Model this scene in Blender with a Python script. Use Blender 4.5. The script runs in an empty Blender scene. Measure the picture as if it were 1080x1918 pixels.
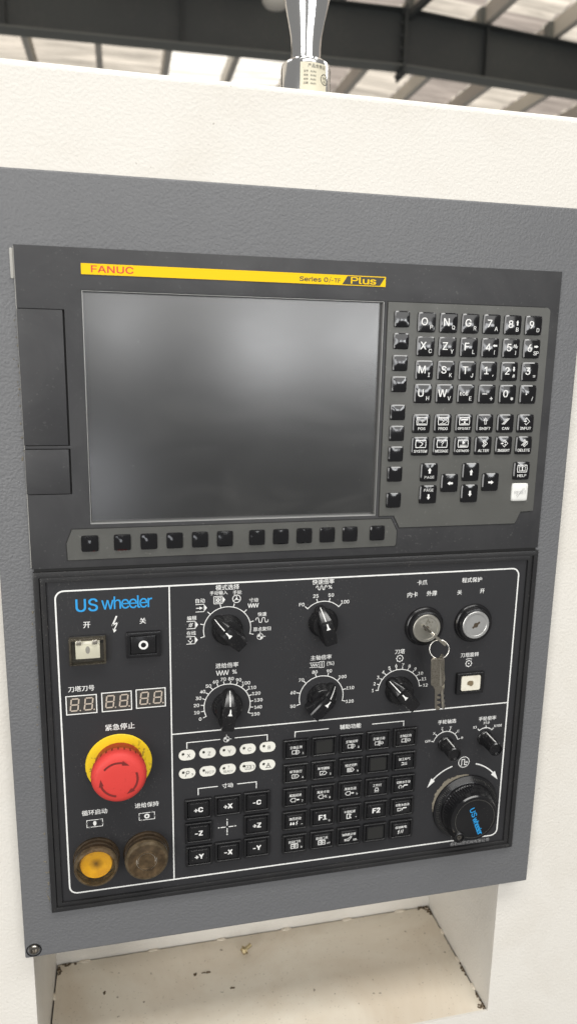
import bpy, bmesh, math, random
from mathutils import Matrix, Vector

random.seed(7)
scene = bpy.context.scene
COL = scene.collection
MM = 0.001

# ------------------------------------------------------------------ camera
# solved from the 4:3 screen opening (211.2 x 158.4 mm): panel plane is y = 0, x right, z up
FPX, CX, CY = 1349.5, 540.0, 959.0
CAM = Vector((24.284, -512.734, 113.802))
CR = ((0.97505611, -0.22128935, 0.01722198),
      (-0.02845507, -0.20157606, -0.97905945),
      (0.22012697, 0.95414785, -0.20284478))


def at(u, v, y=0.0):
    """photo pixel -> (x, z) in mm on the plane y"""
    a, b = (u - CX) / FPX, (v - CY) / FPX
    d = [a * CR[0][i] + b * CR[1][i] + CR[2][i] for i in range(3)]
    s = (y - CAM[1]) / d[1]
    return CAM[0] + s * d[0], CAM[2] + s * d[2]


def crop(o, s, a, b, y=2.0):
    return at(o[0] + a / s, o[1] + b / s, y)


cd = bpy.data.cameras.new('camera')
cam = bpy.data.objects.new('camera', cd)
COL.objects.link(cam)
cd.sensor_fit = 'VERTICAL'
cd.sensor_height = 36.0
cd.lens = FPX * 36.0 / 1918.0
cd.clip_start = 0.01
cd.clip_end = 200.0
cd.dof.use_dof = True
cd.dof.focus_distance = 0.53
cd.dof.aperture_fstop = 8.0
m = Matrix.Identity(4)
for i in range(3):
    m[i][0] = CR[0][i]
    m[i][1] = -CR[1][i]
    m[i][2] = -CR[2][i]
    m[i][3] = CAM[i] * MM
cam.matrix_world = m
scene.camera = cam

# ------------------------------------------------------------------ light
w = bpy.data.worlds.new('World')
scene.world = w
w.use_nodes = True
bg = w.node_tree.nodes['Background']
bg.inputs['Color'].default_value = (1.0, 0.985, 0.96, 1)
bg.inputs['Strength'].default_value = 0.24


def area(name, loc, target, sx, sy, radiance, color=(1, 1, 1)):
    l = bpy.data.lights.new(name, 'AREA')
    l.shape = 'RECTANGLE'
    l.size, l.size_y = sx, sy
    l.energy = radiance * math.pi * sx * sy
    l.color = color
    o = bpy.data.objects.new(name, l)
    COL.objects.link(o)
    o.location = loc
    o.rotation_euler = (Vector(target) - Vector(loc)).to_track_quat('-Z', 'Y').to_euler()
    return o


# hall windows behind the photographer, the roof lights overhead, and the daylight above the roof sheets
area('window_light', (1.6, -6.0, 2.0), (1.6, 0, 2.0), 4.6, 2.8, 2.8, (1.0, 0.99, 0.97))
for wx, ww, z0, wl in ((0.02, 0.42, 0.16, 8.0), (1.30, 0.62, -0.02, 9.0), (2.35, 0.90, 0.10, 9.5), (3.50, 0.90, 0.10, 12.0)):
    area('window_light', (wx, -6.0, (z0 + 0.56) / 2), (wx, 0, (z0 + 0.56) / 2), ww, 0.56 - z0, wl, (0.98, 0.99, 1.0))
area('added_light', (-3.4, -4.6, 0.5), (0.0, 0, -0.1), 2.6, 3.6, 6.4, (1.0, 0.985, 0.96))  # added lamp, no real opening; brightens the niche's right wall from the left
area('added_light', (-0.32, -6.0, -0.95), (-0.32, 0, -0.95), 0.45, 0.7, 4.5, (0.93, 0.95, 1.0))  # added lamp for the pale patch mirrored low on the screen's left
for wy, wd in ((-2.0, 1.3), (-4.6, 0.5)):
    area('roof_light', (0.6, wy, 4.6), (0.6, wy, 0.0), 5.6, wd, 11.0, (1.0, 0.985, 0.95))
area('roof_daylight', (3.0, 11.0, 7.0), (3.0, 11.0, 0.0), 22.0, 20.0, 3.0, (1.0, 0.99, 0.97))

scene.render.engine = 'CYCLES'
scene.view_settings.view_transform = 'Standard'
scene.view_settings.look = 'None'
scene.view_settings.exposure = 0.0
scene.view_settings.gamma = 1.0
scene.cycles.max_bounces = 8
scene.cycles.transparent_max_bounces = 12
scene.cycles.sample_clamp_indirect = 6.0

# ------------------------------------------------------------------ materials
MATS = {}


def new_mat(name, color, rough=0.5, metal=0.0, spec=0.5, coat=0.0, coat_rough=0.1):
    mt = bpy.data.materials.new(name)
    mt.use_nodes = True
    p = mt.node_tree.nodes['Principled BSDF']
    p.inputs['Base Color'].default_value = (*color, 1)
    p.inputs['Roughness'].default_value = rough
    p.inputs['Metallic'].default_value = metal
    p.inputs['Specular IOR Level'].default_value = spec
    p.inputs['Coat Weight'].default_value = coat
    p.inputs['Coat Roughness'].default_value = coat_rough
    MATS[name] = mt
    return mt


def tree(name):
    mt = MATS[name]
    return mt.node_tree, mt.node_tree.nodes['Principled BSDF']


def coords(nt, scale=(1, 1, 1)):
    tc = nt.nodes.new('ShaderNodeNewGeometry')
    mp = nt.nodes.new('ShaderNodeMapping')
    mp.inputs['Scale'].default_value = scale
    nt.links.new(tc.outputs['Position'], mp.inputs['Vector'])
    return mp.outputs['Vector']


def noise(nt, vec, scale, detail=3.0, rough=0.5, dist=0.0):
    n = nt.nodes.new('ShaderNodeTexNoise')
    n.inputs['Scale'].default_value = scale
    n.inputs['Detail'].default_value = detail
    n.inputs['Roughness'].default_value = rough
    n.inputs['Distortion'].default_value = dist
    nt.links.new(vec, n.inputs['Vector'])
    return n.outputs['Fac']


def ramp(nt, fac, lo, hi, a=0.0, b=1.0):
    r = nt.nodes.new('ShaderNodeMapRange')
    r.clamp = True
    r.inputs['From Min'].default_value = lo
    r.inputs['From Max'].default_value = hi
    r.inputs['To Min'].default_value = a
    r.inputs['To Max'].default_value = b
    nt.links.new(fac, r.inputs['Value'])
    return r.outputs['Result']


def math_node(nt, op, a, b):
    n = nt.nodes.new('ShaderNodeMath')
    n.operation = op
    for i, x in enumerate((a, b)):
        if isinstance(x, (int, float)):
            n.inputs[i].default_value = x
        else:
            nt.links.new(x, n.inputs[i])
    return n.outputs[0]


def mix(nt, fac, a, b):
    n = nt.nodes.new('ShaderNodeMix')
    n.data_type = 'RGBA'
    for key, x in (('Factor', fac), ('A', a), ('B', b)):
        s = [i for i in n.inputs if i.name == key and i.enabled][0] if False else None
    ins = {'Factor': n.inputs[0], 'A': n.inputs[6], 'B': n.inputs[7]}
    for key, x in (('Factor', fac), ('A', a), ('B', b)):
        if isinstance(x, tuple):
            ins[key].default_value = (*x, 1)
        elif isinstance(x, (int, float)):
            ins[key].default_value = x
        else:
            nt.links.new(x, ins[key])
    return n.outputs[2]


def bump(nt, p, height, strength, dist):
    b = nt.nodes.new('ShaderNodeBump')
    b.inputs['Strength'].default_value = strength
    b.inputs['Distance'].default_value = dist
    nt.links.new(height, b.inputs['Height'])
    nt.links.new(b.outputs['Normal'], p.inputs['Normal'])


def dusty(name, dust=(0.30, 0.28, 0.25), amount=0.5, scale=700.0, thr=0.68, patch=(0.42, 0.62), smear=0.0, rough_var=0.08):
    """fine dust grains gathered in patches, plus a faint uneven film"""
    nt, p = tree(name)
    base = tuple(p.inputs['Base Color'].default_value[:3])
    v = coords(nt)
    grains = ramp(nt, noise(nt, v, scale, 1.0, 0.4), thr, thr + 0.05)
    where = ramp(nt, noise(nt, v, 22.0, 3.0, 0.6), patch[0], patch[1])
    f = math_node(nt, 'MULTIPLY', grains, where)
    f = math_node(nt, 'MULTIPLY', f, amount)
    col = mix(nt, f, base, dust)
    if smear:
        film = ramp(nt, noise(nt, v, 14.0, 5.0, 0.65, 1.2), 0.40, 0.75, 0.0, smear)
        col = mix(nt, film, col, dust)
    nt.links.new(col, p.inputs['Base Color'])
    r0 = p.inputs['Roughness'].default_value
    rr = ramp(nt, noise(nt, v, 35.0, 4.0, 0.6), 0.3, 0.7, r0 - rough_var, r0 + rough_var)
    nt.links.new(rr, p.inputs['Roughness'])
    return nt, p, v


def orange_peel(name, scale, strength, dist, stain=None, speck=0.5):
    nt, p = tree(name)
    base = tuple(p.inputs['Base Color'].default_value[:3])
    v = coords(nt)
    h = noise(nt, v, scale, 2.0, 0.5, 0.0)
    h2 = noise(nt, v, scale * 0.28, 2.0, 0.5)
    hh = math_node(nt, 'ADD', ramp(nt, h, 0.35, 0.65), math_node(nt, 'MULTIPLY', h2, 0.6))
    bump(nt, p, hh, strength, dist)
    if stain:
        f = ramp(nt, noise(nt, v, 9.0, 5.0, 0.65, 0.5), 0.5, 0.85, 0.0, stain[1])
        specks = ramp(nt, noise(nt, v, 330.0, 0.0, 0.4), 0.872, 0.885, 0.0, speck)
        c = mix(nt, f, base, stain[0])
        c = mix(nt, specks, c, (0.16, 0.12, 0.08))
        nt.links.new(c, p.inputs['Base Color'])
    rr = ramp(nt, noise(nt, v, 18.0, 4.0, 0.6), 0.3, 0.7, p.inputs['Roughness'].default_value - 0.06, p.inputs['Roughness'].default_value + 0.08)
    nt.links.new(rr, p.inputs['Roughness'])


new_mat('cream_paint', (0.672, 0.645, 0.594), 0.5)
orange_peel('cream_paint', 430, 0.27, 0.0005, ((0.50, 0.45, 0.37), 0.34))
new_mat('shelf_paint', (0.73, 0.67, 0.565), 0.55)
nt, p = tree('shelf_paint')
v = coords(nt)
c = mix(nt, ramp(nt, noise(nt, v, 7.0, 5.0, 0.65, 0.6), 0.38, 0.72, 0, 0.62), (0.73, 0.67, 0.565), (0.50, 0.38, 0.26))
c = mix(nt, ramp(nt, noise(nt, v, 130.0, 2.0, 0.5), 0.72, 0.75, 0, 0.7), c, (0.14, 0.10, 0.06))
c = mix(nt, ramp(nt, noise(nt, v, 420.0, 1.0, 0.4), 0.70, 0.74, 0, 0.35), c, (0.25, 0.2, 0.14))
nt.links.new(c, p.inputs['Base Color'])
bump(nt, p, noise(nt, v, 300, 2.0), 0.12, 0.0004)
new_mat('weld_paint', (0.70, 0.63, 0.52), 0.5)
new_mat('gap_dark', (0.05, 0.035, 0.02), 0.8)
new_mat('grime', (0.09, 0.06, 0.032), 0.85)
nt, p = tree('grime')
bump(nt, p, noise(nt, coords(nt), 900, 3.0), 0.8, 0.0006)
new_mat('grey_paint', (0.130, 0.132, 0.137), 0.45)
orange_peel('grey_paint', 540, 0.38, 0.0005, ((0.11, 0.113, 0.12), 0.5), 0.0)
new_mat('bezel_plastic', (0.031, 0.031, 0.033), 0.45, 0.0, 0.4)
nt, p, v = dusty('bezel_plastic', (0.16, 0.16, 0.155), 0.25, 500, 0.70, smear=0.12)
new_mat('bezel_edge', (0.36, 0.35, 0.32), 0.5)
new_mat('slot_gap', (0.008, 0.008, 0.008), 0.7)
new_mat('keypad_metal', (0.090, 0.090, 0.083), 0.38, 0.3)
nt, p, v = dusty('keypad_metal', (0.22, 0.22, 0.2), 0.35, 420, 0.70, smear=0.10, rough_var=0.06)
new_mat('screen_glass', (0.030, 0.031, 0.031), 0.17, 0.0, 1.0, 0.7, 0.20)
nt, p = tree('screen_glass')
v = coords(nt)
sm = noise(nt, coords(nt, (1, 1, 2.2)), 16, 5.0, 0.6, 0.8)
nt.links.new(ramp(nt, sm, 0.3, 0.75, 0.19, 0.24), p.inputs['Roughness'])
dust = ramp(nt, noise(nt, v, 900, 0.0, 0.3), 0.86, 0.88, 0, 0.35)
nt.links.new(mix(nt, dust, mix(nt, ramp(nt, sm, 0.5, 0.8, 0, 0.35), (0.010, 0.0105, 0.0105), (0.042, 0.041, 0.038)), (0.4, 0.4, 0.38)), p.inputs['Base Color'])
new_mat('screen_trim', (0.34, 0.34, 0.33), 0.28, 0.55)
new_mat('key_black', (0.006, 0.006, 0.007), 0.1, 0.0, 0.6)
nt, p = tree('key_black')
v = coords(nt)
nt.links.new(ramp(nt, noise(nt, v, 60, 4.0, 0.6), 0.35, 0.75, 0.05, 0.14), p.inputs['Roughness'])
new_mat('key_white', (0.74, 0.74, 0.71), 0.3)
new_mat('print_white', (0.76, 0.76, 0.74), 0.5)
nt, p = tree('print_white')
nt.links.new(mix(nt, ramp(nt, noise(nt, coords(nt), 260, 3.0, 0.6), 0.55, 0.8, 0, 0.5), (0.76, 0.76, 0.74), (0.40, 0.40, 0.38)), p.inputs['Base Color'])
new_mat('print_dark', (0.035, 0.035, 0.035), 0.5)
new_mat('print_grey', (0.33, 0.33, 0.33), 0.5)
new_mat('print_red', (0.62, 0.055, 0.02), 0.45)
new_mat('print_blue', (0.02, 0.30, 0.66), 0.45)
new_mat('strip_yellow', (0.83, 0.53, 0.003), 0.5, 0.0, 0.2)
new_mat('strip_dark', (0.025, 0.022, 0.015), 0.4)
new_mat('panel_black', (0.023, 0.023, 0.025), 0.42, 0.0, 0.4)
nt, p, v = dusty('panel_black', (0.26, 0.25, 0.23), 0.6, 1100, 0.70, (0.45, 0.70), smear=0.0, rough_var=0.02)
new_mat('frame_black', (0.018, 0.018, 0.019), 0.36, 0.0, 0.4)
dusty('frame_black', (0.25, 0.23, 0.2), 0.6, 1000, 0.70, (0.42, 0.7), smear=0.03, rough_var=0.04)
new_mat('knob_black', (0.007, 0.007, 0.008), 0.19)
dusty('knob_black', (0.22, 0.21, 0.19), 0.5, 1800, 0.70, (0.45, 0.65), smear=0.03)
new_mat('keycap_black', (0.008, 0.008, 0.009), 0.24)
dusty('keycap_black', (0.22, 0.21, 0.19), 0.5, 1500, 0.71, (0.45, 0.65), smear=0.03, rough_var=0.05)
new_mat('blank_cap', (0.022, 0.022, 0.021), 0.16)
new_mat('estop_red', (0.60, 0.048, 0.040), 0.5, 0.0, 0.35)
dusty('estop_red', (0.35, 0.03, 0.02), 0.6, 500, 0.66, (0.4, 0.6), smear=0.2)
new_mat('estop_dark_red', (0.30, 0.018, 0.014), 0.5)
new_mat('arrow_dark', (0.16, 0.012, 0.010), 0.6)
new_mat('estop_yellow', (0.80, 0.56, 0.015), 0.45)
dusty('estop_yellow', (0.22, 0.15, 0.03), 0.8, 330, 0.60, (0.42, 0.6), smear=0.3)
new_mat('chrome', (0.90, 0.90, 0.89), 0.13, 1.0)
new_mat('sticker', (0.62, 0.58, 0.45), 0.4)
new_mat('lock_metal', (0.42, 0.41, 0.37), 0.42, 0.75)
dusty('lock_metal', (0.10, 0.085, 0.05), 0.9, 420, 0.55, (0.46, 0.60), smear=0.35)
new_mat('lock_clean', (0.50, 0.50, 0.49), 0.36, 0.75)
dusty('lock_clean', (0.2, 0.2, 0.18), 0.3, 1200, 0.66, smear=0.1)
new_mat('key_brass', (0.66, 0.62, 0.53), 0.28, 1.0)
new_mat('key_worn', (0.46, 0.42, 0.35), 0.30, 1.0)
dusty('key_worn', (0.05, 0.038, 0.025), 0.55, 1300, 0.54, (0.25, 0.6))
new_mat('key_ring_steel', (0.75, 0.73, 0.68), 0.2, 1.0)
new_mat('button_white', (0.66, 0.63, 0.52), 0.4)
nt, p = tree('button_white')
nt.links.new(mix(nt, ramp(nt, noise(nt, coords(nt), 110, 4, 0.6), 0.5, 0.8, 0, 0.5), (0.68, 0.65, 0.55), (0.40, 0.35, 0.24)), p.inputs['Base Color'])
new_mat('button_bright', (0.80, 0.79, 0.70), 0.4)
new_mat('stain_brown', (0.17, 0.13, 0.075), 0.6)
new_mat('smoke_plastic', (0.22, 0.19, 0.15), 0.25)
new_mat('button_yellow', (0.86, 0.47, 0.012), 0.45)
nt, p = tree('button_yellow')
tc = nt.nodes.new('ShaderNodeTexCoord')
ln = nt.nodes.new('ShaderNodeVectorMath')
ln.operation = 'LENGTH'
mpp = nt.nodes.new('ShaderNodeMapping')
mpp.inputs['Scale'].default_value = (1000, 0, 1000)
nt.links.new(tc.outputs['Object'], mpp.inputs['Vector'])
nt.links.new(mpp.outputs['Vector'], ln.inputs[0])
nz = noise(nt, coords(nt), 240, 4, 0.6)
worn = math_node(nt, 'ADD', ln.outputs['Value'], math_node(nt, 'MULTIPLY', nz, 3.0))
c = mix(nt, ramp(nt, noise(nt, coords(nt), 90, 4, 0.6), 0.42, 0.75, 0, 0.6), (0.80, 0.46, 0.014), (0.42, 0.19, 0.012))
nt.links.new(mix(nt, ramp(nt, worn, 1.8, 7.5, 0.92, 0.0), c, (0.10, 0.05, 0.012)), p.inputs['Base Color'])
new_mat('segment_dim', (0.07, 0.068, 0.06), 0.5)
new_mat('segment', (0.47, 0.40, 0.33), 0.5)
new_mat('display_window', (0.050, 0.048, 0.044), 0.25)
new_mat('lamp_white', (0.70, 0.69, 0.63), 0.42)
new_mat('led_dark', (0.03, 0.03, 0.022), 0.2)
new_mat('screw_steel', (0.30, 0.28, 0.25), 0.3, 1.0)
new_mat('screw_black', (0.02, 0.02, 0.02), 0.25, 0.4)
new_mat('bolt_brass', (0.45, 0.37, 0.22), 0.35, 1.0)
new_mat('beam_steel', (0.055, 0.060, 0.059), 0.6)
dusty('beam_steel', (0.08, 0.08, 0.075), 0.3, 3.0, 0.5, (0.4, 0.6), smear=0.0)
new_mat('flange_steel', (0.16, 0.165, 0.15), 0.55)
new_mat('purlin_steel', (0.62, 0.58, 0.51), 0.55)
new_mat('tarnish_dust', (0.17, 0.15, 0.115), 0.9)
nt, p = tree('tarnish_dust')
bump(nt, p, noise(nt, coords(nt), 700, 3.0), 0.8, 0.0005)


def see_through(name, tint, gloss_rough, body, body_share, gloss_share=0.12):
    mt = bpy.data.materials.new(name)
    mt.use_nodes = True
    n = mt.node_tree
    n.nodes.clear()
    out = n.nodes.new('ShaderNodeOutputMaterial')
    tr = n.nodes.new('ShaderNodeBsdfTransparent')
    tr.inputs['Color'].default_value = (*tint, 1)
    df = n.nodes.new('ShaderNodeBsdfDiffuse')
    df.inputs['Color'].default_value = (*body, 1)
    gl = n.nodes.new('ShaderNodeBsdfGlossy')
    gl.inputs['Roughness'].default_value = gloss_rough
    gl.inputs['Color'].default_value = (0.6, 0.57, 0.52, 1)
    m1 = n.nodes.new('ShaderNodeMixShader')
    m1.inputs[0].default_value = body_share
    n.links.new(tr.outputs[0], m1.inputs[1])
    n.links.new(df.outputs[0], m1.inputs[2])
    lw = n.nodes.new('ShaderNodeFresnel')
    lw.inputs['IOR'].default_value = 1.28
    m2 = n.nodes.new('ShaderNodeMixShader')
    n.links.new(lw.outputs[0], m2.inputs[0])
    n.links.new(m1.outputs[0], m2.inputs[1])
    n.links.new(gl.outputs[0], m2.inputs[2])
    n.links.new(m2.outputs[0], out.inputs['Surface'])
    nz = ramp(n, noise(n, coords(n), 170.0, 5.0, 0.65), 0.35, 0.75)
    n.links.new(mix(n, nz, tuple(q * 0.5 for q in body), tuple(min(1, q * 1.45) for q in body)), df.inputs['Color'])
    MATS[name] = mt
    return n, m1, df


see_through('boot_clear', (0.95, 0.88, 0.68), 0.3, (0.25, 0.19, 0.11), 0.10)
see_through('boot_brown', (0.40, 0.26, 0.13), 0.45, (0.050, 0.034, 0.020), 0.78)
see_through('boot_rim', (0.5, 0.36, 0.2), 0.4, (0.12, 0.09, 0.055), 0.75)
see_through('boot_dusty', (0.35, 0.24, 0.12), 0.55, (0.075, 0.050, 0.027), 0.97)
see_through('cover_clear', (0.86, 0.83, 0.75), 0.10, (0.34, 0.30, 0.23), 0.16)
see_through('window_clear', (0.98, 0.975, 0.95), 0.12, (0.4, 0.36, 0.28), 0.02)


def roof_mat(name, dif, trans, share):
    mt = bpy.data.materials.new(name)
    mt.use_nodes = True
    n = mt.node_tree
    n.nodes.clear()
    out = n.nodes.new('ShaderNodeOutputMaterial')
    df = n.nodes.new('ShaderNodeBsdfDiffuse')
    tl = n.nodes.new('ShaderNodeBsdfTranslucent')
    v = coords(n, (.5, 5, 1))
    d = ramp(n, noise(n, v, 1.1, 6, 0.7, 0.3), 0.36, 0.66)
    n.links.new(mix(n, d, tuple(x * 0.6 for x in dif), dif), df.inputs['Color'])
    n.links.new(mix(n, d, tuple(x * 0.45 for x in trans), trans), tl.inputs['Color'])
    ms = n.nodes.new('ShaderNodeMixShader')
    ms.inputs[0].default_value = share
    n.links.new(df.outputs[0], ms.inputs[1])
    n.links.new(tl.outputs[0], ms.inputs[2])
    n.links.new(ms.outputs[0], out.inputs['Surface'])
    MATS[name] = mt


roof_mat('roof_frp', (0.50, 0.46, 0.40), (0.72, 0.65, 0.56), 0.5)
roof_mat('roof_frp_bright', (0.62, 0.58, 0.52), (0.92, 0.87, 0.79), 0.66)
roof_mat('roof_frp_dim', (0.38, 0.34, 0.30), (0.52, 0.45, 0.40), 0.42)


# ------------------------------------------------------------------ geometry helpers (all in mm)
TEXT_CACHE = {}
try:                                                  # Blender's own interface font for Latin text; the built-in one covers the rest
    SANS = bpy.data.fonts.load(bpy.utils.system_resource('DATAFILES', path='fonts') + '/Inter.woff2')
except Exception:
    SANS = None


def font_mesh(s, spacing, shear, font):
    c = bpy.data.curves.new('lettering', 'FONT')
    if font:
        c.font = font
    c.body = s
    c.size = 1
    c.space_character = spacing
    c.shear = shear
    c.resolution_u = 3
    o = bpy.data.objects.new('lettering', c)
    me = o.to_mesh()
    vs = [(q.co.x, q.co.y, 0) for q in me.vertices]
    fs = [tuple(q.vertices) for q in me.polygons]
    o.to_mesh_clear()
    bpy.data.objects.remove(o)
    bpy.data.curves.remove(c)
    return vs, fs


def drawn_glyph(ch, cap=0.509, wd=0.052):
    """letters whose outlines overlap in the font file, drawn as strokes of the same weight"""
    h = wd / 2
    t, m_ = cap - h, cap * .47
    bowl = lambda x, z0, z1: [(x + (z1 - z0) / 2 * math.cos(math.radians(q)), (z0 + z1) / 2 + (z1 - z0) / 2 * math.sin(math.radians(q))) for q in range(90, -91, -15)]
    S = {'D': [[(h, h), (h, t), (.15, t)] + [(.15 + .2 * math.cos(math.radians(q)), cap / 2 + (t - h) / 2 * math.sin(math.radians(q))) for q in range(75, -76, -15)] + [(.15, h), (h, h)]],
         'P': [[(h, 0), (h, t), (.2, t)] + bowl(.2, m_, t)[1:] + [(h, m_)]],
         'R': [[(h, 0), (h, t), (.2, t)] + bowl(.2, m_, t)[1:] + [(h, m_)], [(.19, m_), (.33, 0)]],
         'K': [[(h, 0), (h, cap)], [(.34, cap), (h, .17)], [(.13, .27), (.35, 0)]],
         'k': [[(h, 0), (h, .53)], [(.26, .37), (h, .14)], [(.1, .21), (.28, 0)]],
         '4': [[(.27, 0), (.27, t), (h, .125), (.37, .125)]]}[ch]
    q = MB()
    for i, pts in enumerate(S):
        q.stroke(pts, wd, -float(i))
    return [(x, z, y) for x, y, z in q.v], q.f


def text_mesh(s, spacing=1.0, shear=0.0):
    k = (s, spacing, shear)
    if k not in TEXT_CACHE:
        if SANS is None or any(ord(q) > 127 for q in s) or not any(q in 'DKPRk4' for q in s):
            TEXT_CACHE[k] = font_mesh(s, spacing, shear, SANS if all(ord(q) < 128 for q in s) else None)
        else:
            x, vs, fs = 0.0, [], []
            for ch in s:
                if ch == ' ':
                    x += .17
                    continue
                gv, gf = drawn_glyph(ch) if ch in 'DKPRk4' else font_mesh(ch, 1.0, 0.0, SANS)
                x0 = min(q[0] for q in gv)
                n = len(vs)
                vs += [(q[0] - x0 + x, q[1], q[2]) for q in gv]
                fs += [tuple(i + n for i in f) for f in gf]
                x = max(q[0] for q in vs[n:]) + .062 * spacing
            TEXT_CACHE[k] = (vs, fs)
    return TEXT_CACHE[k]


def arc_pts(cx, cz, r, a0, a1, n=24):
    return [(cx + r * math.cos(math.radians(a0 + (a1 - a0) * i / n)), cz + r * math.sin(math.radians(a0 + (a1 - a0) * i / n))) for i in range(n + 1)]


def rrect(x0, x1, z0, z1, r, n=5):
    p = []
    for cx, cz, a in ((x1 - r, z1 - r, 0), (x0 + r, z1 - r, 90), (x0 + r, z0 + r, 180), (x1 - r, z0 + r, 270)):
        p += arc_pts(cx, cz, r, a, a + 90, n)
    return p


class MB:
    def __init__(self):
        self.v, self.f = [], []

    def add(self, vs, fs):
        n = len(self.v)
        self.v += [tuple(q) for q in vs]
        self.f += [tuple(i + n for i in q) for q in fs]
        return self

    def box(self, x0, x1, y0, y1, z0, z1):
        vs = [(x, y, z) for x in (x0, x1) for y in (y0, y1) for z in (z0, z1)]
        return self.add(vs, [(0, 1, 3, 2), (4, 6, 7, 5), (0, 4, 5, 1), (2, 3, 7, 6), (0, 2, 6, 4), (1, 5, 7, 3)])

    def poly(self, pts, y):
        f = y if callable(y) else (lambda a, b: y)
        return self.add([(a, f(a, b), b) for a, b in pts], [tuple(range(len(pts)))])

    def prism(self, pts, yf, yb, taper=0.0):
        """outline extruded from front yf to back yb; taper shrinks the front about its centre"""
        n = len(pts)
        cx = sum(q[0] for q in pts) / n
        cz = sum(q[1] for q in pts) / n
        fr = []
        for a, b in pts:
            d = math.hypot(a - cx, b - cz) or 1
            k = 1 - taper / d
            fr.append((cx + (a - cx) * k, yf, cz + (b - cz) * k))
        self.add(fr + [(a, yb, b) for a, b in pts], [tuple(range(n))] + [(i, i + n, (i + 1) % n + n, (i + 1) % n) for i in range(n)] + [tuple(range(2 * n - 1, n - 1, -1))])
        return self

    def stroke(self, pts, wd, y, closed=False):
        """flat ribbon along a polyline"""
        f = y if callable(y) else (lambda a, b: y)
        if callable(y):                               # follow a domed surface
            fine, m0 = [], len(pts)
            for i in range(m0 if closed else m0 - 1):
                p0, p1 = pts[i], pts[(i + 1) % m0]
                k = max(1, int(math.hypot(p1[0] - p0[0], p1[1] - p0[1]) / 1.0))
                fine += [(p0[0] + (p1[0] - p0[0]) * j / k, p0[1] + (p1[1] - p0[1]) * j / k) for j in range(k)]
            pts = fine if closed else fine + [pts[-1]]
        n = len(pts)
        if not closed:                                # break the ribbon where it doubles back
            for i in range(1, n - 1):
                ax, az, bx, bz = pts[i][0] - pts[i - 1][0], pts[i][1] - pts[i - 1][1], pts[i + 1][0] - pts[i][0], pts[i + 1][1] - pts[i][1]
                if ax * bx + az * bz < -0.2 * math.hypot(ax, az) * math.hypot(bx, bz):
                    self.stroke(pts[:i + 1], wd, y)
                    return self.stroke(pts[i:], wd, lambda a, b: f(a, b) - .01)
        L, R_ = [], []
        for i in range(n):
            a = pts[i - 1] if (i or closed) else None
            b = pts[i]
            c = pts[(i + 1) % n] if (i < n - 1 or closed) else None
            ds = []
            for p0, p1 in ((a, b), (b, c)):
                if p0 is not None and p1 is not None:
                    dx, dz = p1[0] - p0[0], p1[1] - p0[1]
                    l = math.hypot(dx, dz) or 1e-9
                    ds.append((dx / l, dz / l))
            nx = sum(-d[1] for d in ds)
            nz = sum(d[0] for d in ds)
            l = math.hypot(nx, nz) or 1e-9
            nx, nz = nx / l, nz / l
            k = 1 / max(0.45, abs(nx * -ds[0][1] + nz * ds[0][0]))
            h = wd / 2 * k
            L.append((b[0] + nx * h, b[1] + nz * h))
            R_.append((b[0] - nx * h, b[1] - nz * h))
        vs = [(a, f(a, b), b) for a, b in L] + [(a, f(a, b), b) for a, b in R_]
        return self.add(vs, [(i, (i + 1) % n, (i + 1) % n + n, i + n) for i in range(n if closed else n - 1)])

    def disc(self, cx, cz, r, y, n=20):
        return self.poly(arc_pts(cx, cz, r, 0, 360, n)[:-1], y)

    def ring(self, cx, cz, r, wd, y, n=24):
        return self.stroke(arc_pts(cx, cz, r, 0, 360, n)[:-1], wd, y, True)

    def text(self, s, cx, cz, y, w=None, h=None, rot=0.0, bold=0.0, spacing=1.0, left=False, shear=0.0):
        """bold (share of the height) fattens the strokes with shifted copies, each a hair in front of the last"""
        vs, fs = text_mesh(s, spacing, shear)
        if not vs:
            return self
        x0, x1 = min(q[0] for q in vs), max(q[0] for q in vs)
        z0, z1 = min(q[1] for q in vs), max(q[1] for q in vs)
        sx = w / (x1 - x0) if w else None
        sz = h / (z1 - z0) if h else None
        sx = sx or sz
        sz = sz or sx
        mx = x0 if left else (x0 + x1) / 2
        mz = (z0 + z1) / 2
        c, t = math.cos(math.radians(rot)), math.sin(math.radians(rot))
        f = y if callable(y) else (lambda a, b: y)
        e = bold * sz
        shifts = [(0, 0)] if not bold else [(-e, -e * .6), (e, -e * .6), (e, e * .6), (-e, e * .6)]
        for k, (ex, ez) in enumerate(shifts):
            out = []
            for a, b, ly in vs:
                a, b = (a - mx) * sx + ex, (b - mz) * sz + ez
                a, b = cx + a * c - b * t, cz + a * t + b * c
                out.append((a, f(a, b) - .012 * k + .003 * ly, b))
            self.add(out, fs)
        return self

    def lathe(self, prof, cx=0, cz=0, y=0.0, n=40, cap=True):
        """profile (r, h) from base to front, turned about the panel normal"""
        vs, fs = [], []
        for r, h in prof:
            vs += [(cx + r * math.cos(2 * math.pi * i / n), y - h, cz + r * math.sin(2 * math.pi * i / n)) for i in range(n)]
        for k in range(len(prof) - 1):
            for i in range(n):
                j = (i + 1) % n
                fs.append((k * n + i, k * n + j, (k + 1) * n + j, (k + 1) * n + i))
        if cap:
            fs.append(tuple(range((len(prof) - 1) * n, len(prof) * n)))
        return self.add(vs, fs)

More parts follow.
